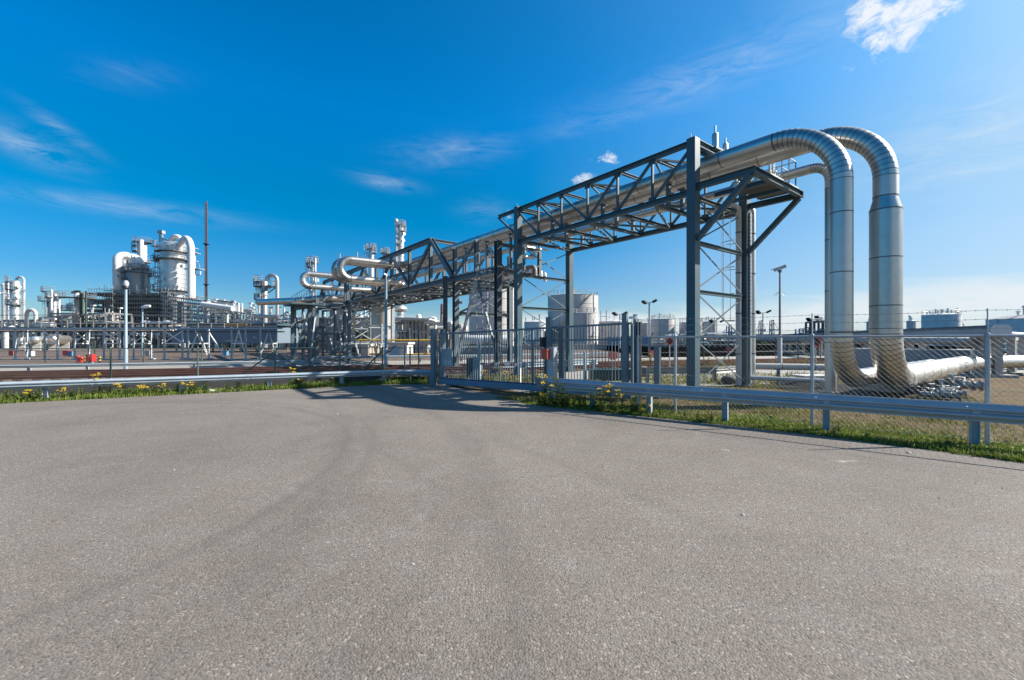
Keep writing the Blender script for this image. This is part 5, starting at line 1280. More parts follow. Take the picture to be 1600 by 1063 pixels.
mb = MB(); mb.lathe(P(619.3, 347.5, 94), [(.22, 0), (.4, .1), (.4, .6), (0, .8)], 10); mb.build('vent_cap', signwhite, o)
# big grey silo-like vessel
o = vessel('vertical_vessel', 'fat grey vertical vessel under the second truss, lit on its right half', 'vessel', 597.5, 35, 478, 48, M('silo_steel', (.50, .49, .46), .42, .5, .1, .5, (.36, .33, .3), .3, True), 0, .1, (), (), (), None, 0)
mb = MB(); c = P(624, 484, 49); mb.lathe((c.x, c.y, c.z-.25), [(.3, 0), (.85, .1), (.95, .3), (.8, .55), (0, .62)], 20); mb.build('side_manway', clad_far, o)
mb = MB(); q = P(611, 512, 46); mb.obox(P(612.5, 525.5, 46.2), Vector((.11, 0, 0)), Vector((0, .02, 0)), ZV*.1); mb.build('yellow_sign', yellow, o)
unit('three-storey pale steel pipe frame with white roof, right of the fat grey vessel', 614, 668, 499, 503, 56, 7, 3, 9, 50, 5, 11, galv)
unit('lower continuation of the pale pipe frame reaching behind the gate posts', 664, 712, 507, 512, 60, 7, 3, 7, 34, 4, 12, galv)
unit('pipe-filled frame directly behind the trestles left of the fat vessel', 500, 585, 503, 497, 54, 5, 3, 8, 40, 6, 13, clad_dark)
for (px0, px1, y, Yr, lab) in ((630, 672, 497.3, 55, 'flat pale canopy roof over the three-storey pipe frame'), (664, 706, 504, 52, 'lower slanting canopy roof near the gate posts')):
    a, b = P(px0, y, Yr), P(px1, y+1.5, Yr); mb = MB(); mb.bar((a.x, Yr+3, a.z), (b.x, Yr+3, b.z), 7, .16); mb.bar((a.x, Yr-.5, a.z-.12), (b.x, Yr-.5, b.z-.12), .1, .22)
    tag(mb.build('canopy_roof', concpale, None), lab, 'roof')
o = thing('yellow_pipe', 'yellow gas pipe running level above the cabinets with a riser at its left', 'pipe', (*P(620, 530, 44).xy, 0))
mb = MB(); mb.tube(fillet([P(555.5, 494, 44), P(550.5, 499, 44), P(550.5, 531.5, 44), P(700, 531.5, 44)], [.25, .3], 4), .085, 10); mb.build('pipe_wall', yellow, o)
for px in (590, 640, 680):
    mb = MB(); q = P(px, 531.5, 44); mb.bar((q.x, q.y, 0), (q.x, q.y, q.z-.08), .1); mb.build('support', concpale, o)
o = thing('yellow_pipe', 'short yellow pipes low beside the white cabinet', 'pipe', (*P(660, 552, 41).xy, 0))
for (a, b, y) in ((634, 676, 554), (577, 596, 553.5)):
    mb = MB(); mb.tube([P(a, y, 41), P(b, y, 41)], .08, 8); mb.tube([P(b-8, y, 41), P(b-8, y-5, 41)], .07, 8); mb.build('pipe_wall', yellow, o)
o = xbox('cabinet_house', 'small white equipment house with a pale blue door under the fat vessel', 'equipment house', 606, 636, 538.5, 559, 41, 2.5, M('house_white', (.66, .66, .64), .5), None, concpale)
mb = MB(); a, b = P(612.5, 542, 40.97), P(624, 557.5, 40.97); mb.box(((a.x+b.x)/2, 40.96, (a.z+b.z)/2), b.x-a.x, .06, a.z-b.z); mb.build('door', M('door_blue', (.30, .50, .66), .5), o, False)
o = xbox('brick_house', 'low beige building with a pale roof edge behind the trestle legs', 'building', 540, 577, 541, 556, 43, 4, beige, None, concpale)
mb = MB(); mb.box((P(571, 530, 42.9).x, 42.8, ZY(548, 43)), .7, .3, 1.1); mb.build('door', cream, o)
mb = MB(); mb.lathe((P(553, 530, 42.9).x, 42.95, ZY(547.5, 43)), [(.22, 0), (.22, .1), (.1, .12), (0, .12)], 14, axis=(0, -1, 0)); mb.build('fan', black, o)
for (px, y0, y1, Yp, wd, lab) in ((596, 508, 557, 43, .2, 'pale blue bollard pipe left of the lamp post at the fat vessel'), (594.5, 538, 558, 42, .24, 'short white standpipe left of the white equipment house')):
    q = P(px, 530, Yp); o = thing('standpipe', lab, 'pipe', (q.x, q.y, 0)); mb = MB(); mb.tube([(q.x, q.y, 0), (q.x, q.y, ZY(y0, Yp))], wd/2, 10); mb.build('pipe_wall', palepole if y0 < 520 else white, o)
    mb = MB(); mb.lathe((q.x, q.y, ZY(y0, Yp)), [(wd*.7, -.12), (wd*.7, .05), (0, .08)], 10); mb.build('cap', galv, o)

# ------------------------------------------------------------------ storage tanks
def tank(label, px, w, ytop, Y, mat=cream, roof='dome', rail=True, stair=True, rh=.12, seed=0, courses=5, roofm=None, group='storage tanks', rail_arc=(0, 6.283), clutter=5):
    rnd = random.Random(seed+50)
    c, r = XR(px, w, Y); zt = ZY(ytop, Y); o = thing('storage_tank', label, 'tank', c, group)
    mb = MB(); mb.lathe(c, [(r, 0), (r, zt)], 48); mb.build('shell', mat, o)
    mb = MB()
    for k in range(1, courses+1):
        z = zt*k/courses-.05; mb.lathe(c, [(r, z-.07), (r+.05, z-.07), (r+.05, z+.07), (r, z+.07)], 48)
    mb.build('stiffener', mat, o)
    mb = MB(); mb.lathe(c, [(r+.06, zt), (r*.98, zt+.03), (r*.75, zt+r*rh*.55), (r*.45, zt+r*rh*.85), (r*.15, zt+r*rh), (0, zt+r*rh)], 48); roof_o = mb.build('roof', roofm or white, o, angle=20)
    if rail:
        mb = MB(); n_ = max(16, int(r*4))
        railing(mb, arc_pts(c, r-.1, zt+.05, rail_arc[0], rail_arc[1], n_), 1.1, 1.3, .035, False, 4); mb.build('railing', scafpole, roof_o)
    if stair:
        mb = MB(); a0 = -2.6 if stair is True else stair; n_ = 34
        pts = []
        for k in range(n_+1):
            a = a0+k/n_*1.9; z = zt*k/n_; p = Vector((c.x+math.cos(a)*(r+.45), c.y+math.sin(a)*(r+.45), z)); pts.append(p)
            mb.obox(p, Vector((math.cos(a), math.sin(a), 0))*.4, Vector((-math.sin(a), math.cos(a), 0))*.16, ZV*.03)
        mb.tube([p+Vector((0, 0, 1.)) for p in pts], .045, 4); mb.tube([p+(p-c).normalized().xy.to_3d()*.4+ZV*.0 for p in pts], .09, 4)
        for p in pts[::3]: mb.tube([p, p+ZV], .03, 4)
        mb.build('stair', scafpole, o)
    for k in range(clutter):
        a = rnd.uniform(0, 6.28); rr = r*rnd.uniform(.2, .92); z = zt+r*rh*(1-(rr/r)**1.6); mb = MB(); p = Vector((c.x+math.cos(a)*rr, c.y+math.sin(a)*rr, z))
        h = rnd.uniform(.5, 1.6); mb.lathe(p-ZV*.1, [(.14, 0), (.14, h), (.26, h), (.26, h+.15), (0, h+.2)], 8); mb.build('roof_vent', clad_far, roof_o)
    for k in range(2):
        a = math.atan2(-c.y, -c.x)+rnd.uniform(-1., 1.); out = Vector((math.cos(a), math.sin(a), 0)); mb = MB(); z = zt*rnd.uniform(.3, .9)
        mb.tube([c+out*(r+.12)+ZV*.1, c+out*(r+.12)+ZV*zt], .09, 6); mb.build('drop_pipe', mat, o)
    return o
tank('cream storage tank seen between the middle trestles, pink pipe ring on its shell', 769.5, 73, 449, 78, cream, 'cone', True, -1.0, .07, 1)
o = thing('pink_pipe', 'faded pink pipe loop on the shell of the tank behind the ladder', 'pipe', (*P(757, 530, 72).xy, 0))
mb = MB(); pk = M('pink_paint', (.45, .20, .21), .5); mb.tube([P(736, 475.5, 73.6), P(752, 473.5, 73.2), P(760, 472, 73.4)], .09, 6); mb.tube([P(757.5, 473, 73), P(757.5, 458, 73)], .09, 6); mb.build('pipe_wall', pk, o)
tank('low white domed tank left of the largest cream tank', 838, 38, 503.5, 112, white, 'dome', False, False, .14, 2, 3)
tank('largest cream tank with railing round its flat roof, behind the second bridge column', 895, 78.5, 463.5, 120, cream, 'cone', True, -2.9, .06, 3, 6, None, 'storage tanks', (0, 6.283), 12)
o = tank('smaller cream tank in front of the largest one, lit on its right', 913, 39.5, 490, 98, cream, 'cone', True, False, .07, 4, 3)
c, r = XR(913, 39.5, 98); mb = MB(); away, right = view_side(c)
for k in range(4):
    p = c+right*(r+.8+(k % 2)*1.2)-away*(k//2)*1.2; mb.tube([p, p+ZV*ZY(486, 98)], .06, 5)
for z in (2, 3.6, 5.2, 6.8): mb.bar(c+right*(r+.7)+ZV*z, c+right*(r+2.1)+ZV*z, .1)
mb.build('stair_tower', scafpole, o)
tank('pinkish cream tank with a low domed roof right of the small lit tank', 957, 42, 503, 132, cream, 'dome', False, -1.2, .16, 5, 4)
tank('cream tank partly hidden behind the twin floodlight pole, left one', 1003, 34, 505.5, 140, cream, 'dome', True, False, .06, 6, 4)
tank('cream tank just right of the twin floodlight pole', 1035, 37, 499, 128, cream, 'cone', True, -.3, .06, 7, 4, None, 'storage tanks', (0, 6.283), 9)
tank('cream tank peeping out on both sides of the near bridge column', 1079, 36, 504, 126, cream, 'cone', True, -2.4, .06, 8, 4)
tank('pale tank right of the near bridge column behind thin braces', 1107, 28, 503, 136, cream, 'cone', True, False, .06, 9, 3)
tank('grey tank with zigzag stair and low dome, right of the two downcomers', 1470.5, 64, 492.5, 116, M('hazed_tank_paint', (.76, .74, .72), .5, 0, .06, .1, (.5, .47, .44), .3, True), 'dome', True, -1.6, .14, 10, 5, M('roof_grey', (.5, .52, .53), .5), 'storage tanks', (0, 6.283), 14)  # tank paint lightened to stand in for the air light before it
tank('wide shallow grey tank with a broad brownish dome at the right edge', 1647, 232, 498.5, 62, M('hazed_tank_paint', (.76, .74, .72)), 'dome', False, False, .13, 11, 2, M('roof_brown', (.40, .36, .33), .5), 'storage tanks', (0, 6.283), 10)
tank('small dark grey tank between the two downcomers', 1362, 17, 503, 150, tankgrey, 'dome', False, False, .3, 12, 2, tankgrey)
tank('small dark grey tank just right of the wide downcomer', 1424, 16, 502, 140, tankgrey, 'dome', False, False, .3, 13, 2, tankgrey)
# white horizontal bullet tank behind the gate
o = thing('bullet_tank', 'long white horizontal bullet tank behind the gate bars', 'tank', (*P(760, 530, 52).xy, 0))
a, b = P(716, 531.5, 52), P(803, 531.5, 52); r = 7.5*52/F
mb = MB(); mb.lathe(a, [(0, -r*.7), (r*.6, -r*.5), (r*.92, -r*.2), (r, 0), (r, (b-a).length-r), (r*.92, (b-a).length-r*.75), (r*.6, (b-a).length-r*.4), (0, (b-a).length-r*.25)], 24, axis=(1, 0, 0)); mb.build('shell', white, o)
for f in (.1, .36, .63, .9):
    mb = MB(); q = a.lerp(b, f); mb.box((q.x, q.y, (q.z-r*.6)/2), .4, .9, q.z-r*.6); mb.build('saddle', concrete, o)
xbox('long_wall', 'dark grey-green wall below the white bullet tank', 'wall', 717, 806, 541, 556, 50, .5, M('greygreen', (.16, .20, .20), .7), None)
xbox('long_wall', 'beige bund wall in front of the big cream tanks', 'wall', 806, 948, 540, 553, 72, .5, beige, None, concpale)
xbox('long_shed', 'long low blue-grey shed in front of the pinkish tank', 'building', 951, 1017, 527.5, 540, 92, 8, M('shed_blue', (.26, .33, .39), .6), None, ductpale)
xbox('long_shed', 'second low grey shed below the tanks right of the floodlight pole', 'building', 1020, 1092, 536, 545, 98, 8, M('shed_dark', (.27, .30, .315), .7), None)
unit('low tangle of pipes and small frames under the tank beside the near column', 1040, 1155, 526, 524, 96, 5, 2, 12, 36, 3, 21, clad_dark)
# ------------------------------------------------------------------ lamps, poles, sign, cranes
def lamp_post(label, px, ytop, Y, w, kind, base_y=None, mat=palepole):
    q = P(px, 530, Y); zt = ZY(ytop, Y); o = thing('lamp_post', label, 'lamp post', (q.x, q.y, 0), 'lamp posts of the site')
    hh = zt-(.55 if kind == 'lantern' else .1)
    mb = MB(); mb.tube([(q.x, q.y, 0), (q.x, q.y, 1.1), (q.x, q.y, 1.15), (q.x, q.y, hh)], w/2, 12, True, [w*.62, w*.62, w*.5, w*.42]); mb.build('pole', mat, o)
    c = Vector((q.x, q.y, hh))
    if kind == 'lantern':
        mb = MB(); mb.lathe(c, [(.08, 0), (.17, .06), (.17, .14), (.14, .2)], 14); mb.build('lamp_ring', black, o)
        mb = MB(); mb.lathe(c+ZV*.2, [(.15, 0), (.16, .16), (.11, .28), (0, .33)], 14); mb.build('lamp_cap', galv, o)
    elif kind == 'arm':
        mb = MB(); mb.lathe(c+Vector((.32, 0, .02)), [(0, -.5), (.10, -.4), (.17, 0), (.12, .42), (0, .5)], 12, axis=(1, 0, .12)); mb.build('lamp_head', glassl, o)
    elif kind == 'twin':
        mb = MB(); s = .0088*Y; hs = .0055*Y/.34
        mb.bar(c+Vector((-s, 0, -.05)), c+Vector((s, 0, .1)), .08); mb.build('cross_arm', galv, o)
        for sg in (-1, 1):
            mb = MB(); d = Vector((.45*sg, -.3, .28)).normalized(); k = c+Vector((s*sg, 0, .1 if sg > 0 else -.05)); mb.obox(k+d*.28*hs, d*.34*hs, d.cross(ZV).normalized()*.26*hs, d.cross(d.cross(ZV)).normalized()*.12*hs); mb.build('floodlight', black, o)
    elif kind == 'hook':
        mb = MB(); mb.tube(fillet([c-ZV*.05, c+ZV*.25, c+Vector((-.1, -.1, .3))], .08, 4), .05, 8); mb.build('hook', mat, o)
    return o
lamp_post('tall pale blue lamp post with a capped lantern beside the railway at left', 196.5, 437.5, 25.3, .17, 'lantern')
lamp_post('smaller pale lamp post with a flat head near the drums', 222.5, 478, 42, .16, 'arm')
o = lamp_post('grey-blue pole in front of the fat vessel with a sign box at mid height', 603, 434, 24.7, .18, 'hook', None, M('pole_steel', (.25, .31, .35), .4, .3))
mb = MB(); q = P(603, 525.5, 24.5); mb.obox(q+Vector((.03, -.1, 0)), Vector((.06, 0, 0)), Vector((0, .02, 0)), ZV*.08); mb.build('sticker', signwhite, o)
mb = MB(); q = P(603, 549, 24.7); mb.tube(fillet([q+Vector((.05, 0, -.05)), q+Vector((.3, -.05, 0)), q+Vector((.45, -.05, .2))], .1, 4), .05, 8); mb.tube([q, q+Vector((.62, 0, .35))], .03, 6); mb.build('bracket', postm, o)
post('sign_post', 'thin post with a slanted arm right of the grey-blue pole', (-5.3, 21.5, 0), 1.45, .07, M('pole_steel', (.25, .31, .35)), 'post', None)
post('sign_post', 'thin green-grey post at the left end of the gate fence', (-4.85, 22.6, 0), 2.45, .06, fencegreen, 'post', None)
lamp_post('twin floodlight pole between the tanks, nearest one right of the gate', 1014.5, 472, 46, .19, 'twin', None, M('flood_pole', (.28, .31, .34), .4, .4))
lamp_post('small distant twin floodlight pole above the gate bars', 968.5, 491, 80, .22, 'twin', None, M('flood_pole', (.28, .31, .34)))
lamp_post('distant twin floodlight pole among the harbour cranes', 1192, 488.5, 90, .24, 'twin', None, M('flood_pole', (.28, .31, .34)))
lamp_post('distant twin floodlight pole right of the near column', 1120, 503, 100, .22, 'twin', None, M('flood_pole', (.28, .31, .34)))
lamp_post('distant floodlight pole left of the left downcomer', 1271, 500, 95, .22, 'twin', None, M('flood_pole', (.28, .31, .34)))
lamp_post('distant twin floodlight pole touching the left downcomer', 1284, 497, 95, .22, 'twin', None, M('flood_pole', (.28, .31, .34)))
# camera mast
q = G(1218.5, 571); o = thing('camera_mast', 'slim mast topped by a white security camera, on a square grey post', 'camera mast', q)
zt = ZY(424, q.y)
mb = MB(); mb.bar((q.x, q.y, 0), (q.x, q.y, 2.0), .22, .22); mb.build('base_post', galv, o)
mb = MB(); mb.tube([(q.x, q.y, 2.), (q.x, q.y, zt)], .055, 10, True, [.075, .05]); mb.build('mast', M('mast_brown', (.20, .16, .15), .5), o)
c = Vector((q.x, q.y, zt)); mb = MB(); d = Vector((.8, -.3, .30)).normalized(); mb.obox(c+ZV*.2, d*.36, d.cross(ZV).normalized()*.12, d.cross(d.cross(ZV)).normalized()*.10); mb.obox(c+ZV*.29-d*.1, d*.45, d.cross(ZV).normalized()*.14, d.cross(d.cross(ZV)).normalized()*.015); mb.build('camera_head', M('cam_grey', (.42, .42, .42), .4), o)
mb = MB(); mb.lathe(c-ZV*.1, [(.06, 0), (.12, .05), (.12, .16), (0, .2)], 10); mb.build('mount', postm, o)
mb = MB()
for sg in (-1, 1): mb.tube([c-ZV*1.35, c+Vector((.3*sg, 0, -1.65))], .012, 5); mb.tube([c-ZV*1.35, c+Vector((.3*sg, -.2*sg, -1.55))], .01, 4)
mb.build('bird_spikes', galv, o)
# speed signs
def sign(label, px, py, dpx, base_y, back=False):
    g = G(px, base_y); Yk = g.y; r = dpx/2*Yk/F; c = P(px, py, Yk); o = thing('speed_sign', label, 'road sign', g, 'round speed signs')
    mb = MB(); mb.tube([(g.x, g.y+.03, 0), (g.x, g.y+.03, c.z+r)], .035, 8); mb.build('pole', galv, o)
    mb = MB(); mb.lathe(c, [(0, 0), (r, 0), (r, -.012), (0, -.012)], 28, axis=(0, -1, 0)); mb.build('plate', signwhite, o, False)
    mb = MB(); mb.lathe(c, [(r*.74, .004), (r, .004), (r, .010), (r*.74, .010), (r*.74, .004)], 28, axis=(0, -1, 0)); mb.build('red_rim', red, o, False)
    cu = bpy.data.curves.new('speed_number', 'FONT'); cu.body = '20'; cu.size = r*1.05; cu.align_x = 'CENTER'; cu.align_y = 'CENTER'; cu.extrude = .003; cu.offset = r*.03
    t0 = bpy.data.objects.new('speed_number_text', cu); COL.objects.link(t0); me = bpy.data.meshes.new_from_object(t0.evaluated_get(bpy.context.evaluated_depsgraph_get())); bpy.data.objects.remove(t0); me.materials.clear(); t = bpy.data.objects.new('speed_number', me); COL.objects.link(t); t.parent = o; t.location = c-wloc(o)+Vector((0, -.012, 0)); t.rotation_euler = (math.pi/2, 0, 0); me.materials.append(black)
    return o
sign('round white speed sign with red rim reading 20, half behind a fence post', 1275, 534, 17, 573)
sign('round white speed sign with red rim beside the gate end plate', 1046.5, 533.5, 11, 574)
def crane(label, px, ytop, ybot, w, Y, mat, boom=1):
    a = P(px, ybot, Y); zt = ZY(ytop, Y); W = w*Y/F; o = thing('harbour_crane', label, 'crane', (a.x, a.y, 0), 'distant harbour cranes')
    mb = MB(); t = W*.10+.4
    for sx in (-.5, .5): 
        for dy in (0, W): mb.bar((a.x+sx*W, Y+dy, 0), (a.x+sx*W*.55, Y+dy, zt), t)
    for f in (.35, .62, .85, 1.): mb.bar((a.x-W*(.5-.22*f), Y, zt*f), (a.x+W*(.5-.22*f), Y, zt*f), t*.8)
    for f0, f1 in ((.35, .62), (.62, .85)): mb.bar((a.x-W*.4, Y, zt*f0), (a.x+W*.35, Y, zt*f1), t*.5)
    mb.build('tower', mat, o)
    if boom:
        mb = MB(); mb.bar((a.x-W*1.8*boom, Y, zt*.52), (a.x+W*1.2*boom, Y, zt*.55), t*1.4); mb.bar((a.x-W*1.7*boom, Y, zt*.55), (a.x, Y, zt), t*.4); mb.bar((a.x+W*1.1*boom, Y, zt*.57), (a.x, Y, zt), t*.4); mb.build('boom', mat, o)
        mb = MB(); mb.box((a.x+W*.6*boom, Y, zt*.5), W*.8, W*.6, zt*.12); mb.build('machine_house', tankgrey, o)
    return o
crane('raised dark red crane boom above the pipe frame left of the gate', 690.5, 475.5, 530, 5, 420, cranered, 0)
crane('grey and red gantry crane left of the camera mast', 1190.5, 501, 530, 5, 480, M('crane_grey', (.20, .18, .2), .5), 1)
crane('second grey gantry crane close to the camera mast', 1207.5, 500.5, 530, 5, 470, M('crane_grey', (.20, .18, .2)), -1)
crane('bluish harbour crane between the near column and its riser pipes', 1141, 509, 530, 7, 500, craneblue, 1)
crane('low blue harbour crane right of the camera mast', 1252, 514, 530, 9, 520, craneblue, -1)
crane('blue-grey crane left of the left downcomer', 1262, 512, 530, 6, 560, craneblue, 1)
# frame of steel near the left downcomer
unit('dark steel lattice frame next to the left downcomer', 1279, 1293, 503, 503, 70, 3, 3, 2, 10, 0, 31, M('dark_frame', (.07, .08, .09), .5))
# hedge + far container row
def hedge(label, a, b, h, dp, n):
    a = Vector((*a, 0)); b = Vector((*b, 0)); d = (b-a).normalized(); nr = d.cross(ZV); L = (b-a).length; o = thing('hedge', label, 'hedge', a)
    mb = MB()
    for _ in range(n):
        p = a+d*R.uniform(0, L)+nr*R.uniform(-dp, dp)*.5+ZV*(h*(1-abs(R.gauss(0, .28))))
        p.z = max(.05, min(h*1.05, p.z)); s = R.uniform(.10, .26); t = Vector((R.gauss(0, 1), R.gauss(0, 1), R.gauss(0, 1))).normalized(); q = t.cross(Vector((R.gauss(0, 1), R.gauss(0, 1), R.gauss(0, 1)))).normalized()
        mb.add([p-t*s, p+q*s*.5, p+t*s, p-q*s*.5], [(0, 1, 2, 3)])
    mb.build('foliage', leaf_mat('hedge_leaf', (.012, .03, .014), (.022, .045, .02), (.035, .06, .025)), o, False)
    mb = MB(); k = 0.4
    while k < L: mb.tube([a+d*k, a+d*k+ZV*h*.7], .03, 5); k += 1.1
    mb.build('stems', M('hedge_stem', (.05, .035, .02), .8), o)
    return o
hedge('long clipped dark green hedge beyond the railway at right', (32.5, 58), (46, 62), 1.25, .9, 15000)
# distant skyline strip: low sheds
for i, (px0, px1, yt, Yk, mt, lab) in enumerate(((1110, 1178, 525, 210, M('shed_dark', (.27, .30, .315)), 'far dark shed roof below the cranes, behind the riser pipes'), (1178, 1265, 522.5, 300, M('far_blue', (.22, .26, .3), .7), 'far bluish quay building behind the hedge'), (1236, 1300, 525.5, 230, M('shed_dark', (.27, .30, .315)), 'far dark building left of the left downcomer'), (806, 860, 528, 160, beige, 'far beige low building left of the largest tank'),
                                               (40, 140, 522, 150, M('shed_dark', (.27, .30, .315)), 'far dark shed behind the left plant'), (940, 1000, 525, 180, tankgrey, 'far grey building behind the pinkish tank'), (1300, 1345, 524, 200, M('shed_dark', (.27, .30, .315)), 'far dark low building between the downcomers'), (660, 720, 527, 150, M('far_blue', (.22, .26, .3)), 'far bluish building under the red crane boom'))):
    xbox('far_building', lab, 'building', px0, px1, yt, 533, Yk, 20, mt, 'distant low buildings')
# ------------------------------------------------------------------ right side: insulated duct, pipes and portals
dd = Vector((.353, .936, 0)).normalized(); dq = Vector((21.9, 19.6, 0)); dside = Vector((dd.y, -dd.x, 0))
o = thing('insulated_duct', 'long blue-grey clad duct with a pale sloped lid on concrete portals', 'duct', dq)
mb = MB(); mb.prof(dq-dd*.2+ZV*2.12, dq+dd*60+ZV*2.12, [(-.33, -.22), (.33, -.22), (.33, .12), (.2, .26), (-.2, .26), (-.33, .12)]); mb.build('lid', M('duct_lid', (.34, .38, .41), .45, .2, .06, .8), o, angle=20)
mb = MB(); mb.prof(dq-dd*.26+ZV*2.12, dq-dd*.2+ZV*2.12, [(-.35, -.24), (.35, -.24), (.35, .13), (.22, .28), (-.22, .28), (-.35, .13)]); mb.build('end_plate', white, o, False)  # white here stands in for the sunlit top of the duct's turn
mb = MB(); mb.obox(dq-dside*.335+dd*30+ZV*2.30, dd*30, dside*.02, ZV*.08); mb.build('edge_strip', M('dark_blue_edge', (.05, .085, .12), .5), o, False)
for k in range(9):
    mb = MB(); c = dq+dd*(.6+k*6.5)
    for sg in (-1, 1): mb.obox(c+dside*.30*sg+ZV*.78, dd*.14, dside*.14, ZV*.8)
    mb.obox(c+ZV*1.70, dd*.18, dside*.6, ZV*.13); mb.obox(c+ZV*.03, dd*.3, dside*.9, ZV*.08); mb.build('portal', concrete, o, False)
o = thing('brown_pipe', 'long brownish pipe slung under the clad duct', 'pipe', dq)
mb = MB(); q = dq-dside*.95+ZV*1.62; mb.tube([q-dd*.5, q+dd*60], .17, 16); mb.lathe(q-dd*.5, [(0, 0), (.26, 0), (.26, .07), (.17, .07)], 16, axis=dd); mb.build('pipe_wall', brownpipe, o)
for k in range(9):
    mb = MB(); c = dq-dside*.8+dd*(.6+k*6.5)+ZV*1.42; mb.obox(c, dd*.06, dside*.3, ZV*.05); mb.build('bracket', galv, o)
o = thing('clad_wall', 'low blue-grey clad enclosure behind the lying pipes', 'enclosure', (*P(1440, 550, 21).xy, 0))
a, b = P(1326, 536, 25), P(1548, 536, 20.5)
d = (b-a).normalized(); mb = MB(); mb.bar((a.x, a.y+.8, .62), (b.x, b.y+.8, .62), 1.2, 1.1); mb.build('wall', ductgrey, o, False)
mb = MB(); mb.bar((a.x, a.y+.8, 1.2), (b.x, b.y+.8, 1.2), 1.3, .05); mb.build('roof', M('duct_lid', (.34, .38, .41)), o, False)
# portals going off to the right
for k, (px, by) in enumerate(((1581, 584), (1597, 577), (1612, 571))):
    g = G(px, by); o = thing('portal_frame', ['concrete pipe portal nearest the duct end', 'second concrete pipe portal behind the duct end', 'third concrete pipe portal at the right edge'][k], 'portal', g, 'concrete portals'); mb = MB()
    for sg in (-.38, .38): mb.obox(g+V*sg+ZV*.85, U*.14, V*.14, ZV*.86)
    mb.obox(g+ZV*1.78, U*.17, V*.8, ZV*.10); mb.obox(g+ZV*.03, U*.4, V*.8, ZV*.06); mb.build('frame', concrete, o, False)
pth = [G(1550, 588)+ZV*2.03, G(1640, 560)+ZV*2.03]
mb = MB(); mb.tube(pth, .13, 14); tag(mb.build('grey_pipe', clad_dark, None), 'grey pipe resting on the portals at the right edge', 'pipe')
# ground pipes between riser column and downcomers
o = thing('ground_pipe', 'thick grey pipe lying level from the near right column to the left downcomer', 'pipe', B(-.6, 4.5, 0))
a, b = P(1172, 572.5, 17.2), P(1330, 575, 16.2)
mb = MB(); mb.tube([a, b], .125, 16); bands(mb, [a, b], .125, 1.1, .03, 16, 1, .006); mb.build('pipe_wall', [concpale, cladband], o)
for px in (1216, 1294):
    mb = MB(); q = P(px, 577, 16.8); mb.bar((q.x, q.y, 0), (q.x, q.y, q.z+.02), .09); mb.obox(Vector((q.x, q.y, q.z)), Vector((.1, 0, 0)), Vector((0, .14, 0)), ZV*.03); mb.build('support', steel, o)
o = thing('ground_pipe', 'thinner pipe lying just above the ground below the thick grey one', 'pipe', B(-.9, 4.2, 0))
a, b = P(1172, 590.5, 16.0), P(1300, 596, 15.0); mb = MB(); mb.tube([a, b], .08, 14); mb.build('pipe_wall', galv, o)
mb = MB(); q = P(1285, 594, 15.1); mb.bar((q.x, q.y, 0), (q.x, q.y, q.z), .16); mb.build('support', concrete, o)
# dark sheeting heap, low black mound and slab under the downcomers
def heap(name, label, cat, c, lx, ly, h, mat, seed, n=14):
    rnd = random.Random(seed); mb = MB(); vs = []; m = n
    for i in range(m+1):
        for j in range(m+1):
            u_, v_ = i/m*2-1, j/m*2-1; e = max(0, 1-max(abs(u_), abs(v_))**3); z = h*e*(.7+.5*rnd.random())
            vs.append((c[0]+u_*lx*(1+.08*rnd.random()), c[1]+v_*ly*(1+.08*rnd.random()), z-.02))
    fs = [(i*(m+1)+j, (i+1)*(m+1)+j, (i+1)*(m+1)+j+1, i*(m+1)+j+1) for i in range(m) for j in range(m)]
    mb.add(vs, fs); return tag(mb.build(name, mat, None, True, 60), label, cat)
g = G(1285, 609)
g = G(1278, 603); heap('black_heap', 'heap of crumpled black sheeting on the ground left of the downcomers', 'sheeting', (g.x, g.y), 1.15, 1.3, .16, rubblem, 4)
heap('black_heap', 'low black mound spread under the bends of the two downcomers', 'sheeting', (11.4, 14.3), 2.0, 2.5, .07, rubblem, 5)  # low black mound covering the ground below the pipe bends
mb = MB(); a = G(1283, 594); mb.box((a.x, a.y+.2, .16), 1.9, .9, .08, .1); mb.box((a.x-.6, a.y+.2, .06), .2, .6, .13, .1); mb.box((a.x+.6, a.y+.2, .06), .2, .6, .13, .1)
tag(mb.build('concrete_slab', concpale, None, False), 'pale concrete slab on blocks behind the black sheeting', 'slab')
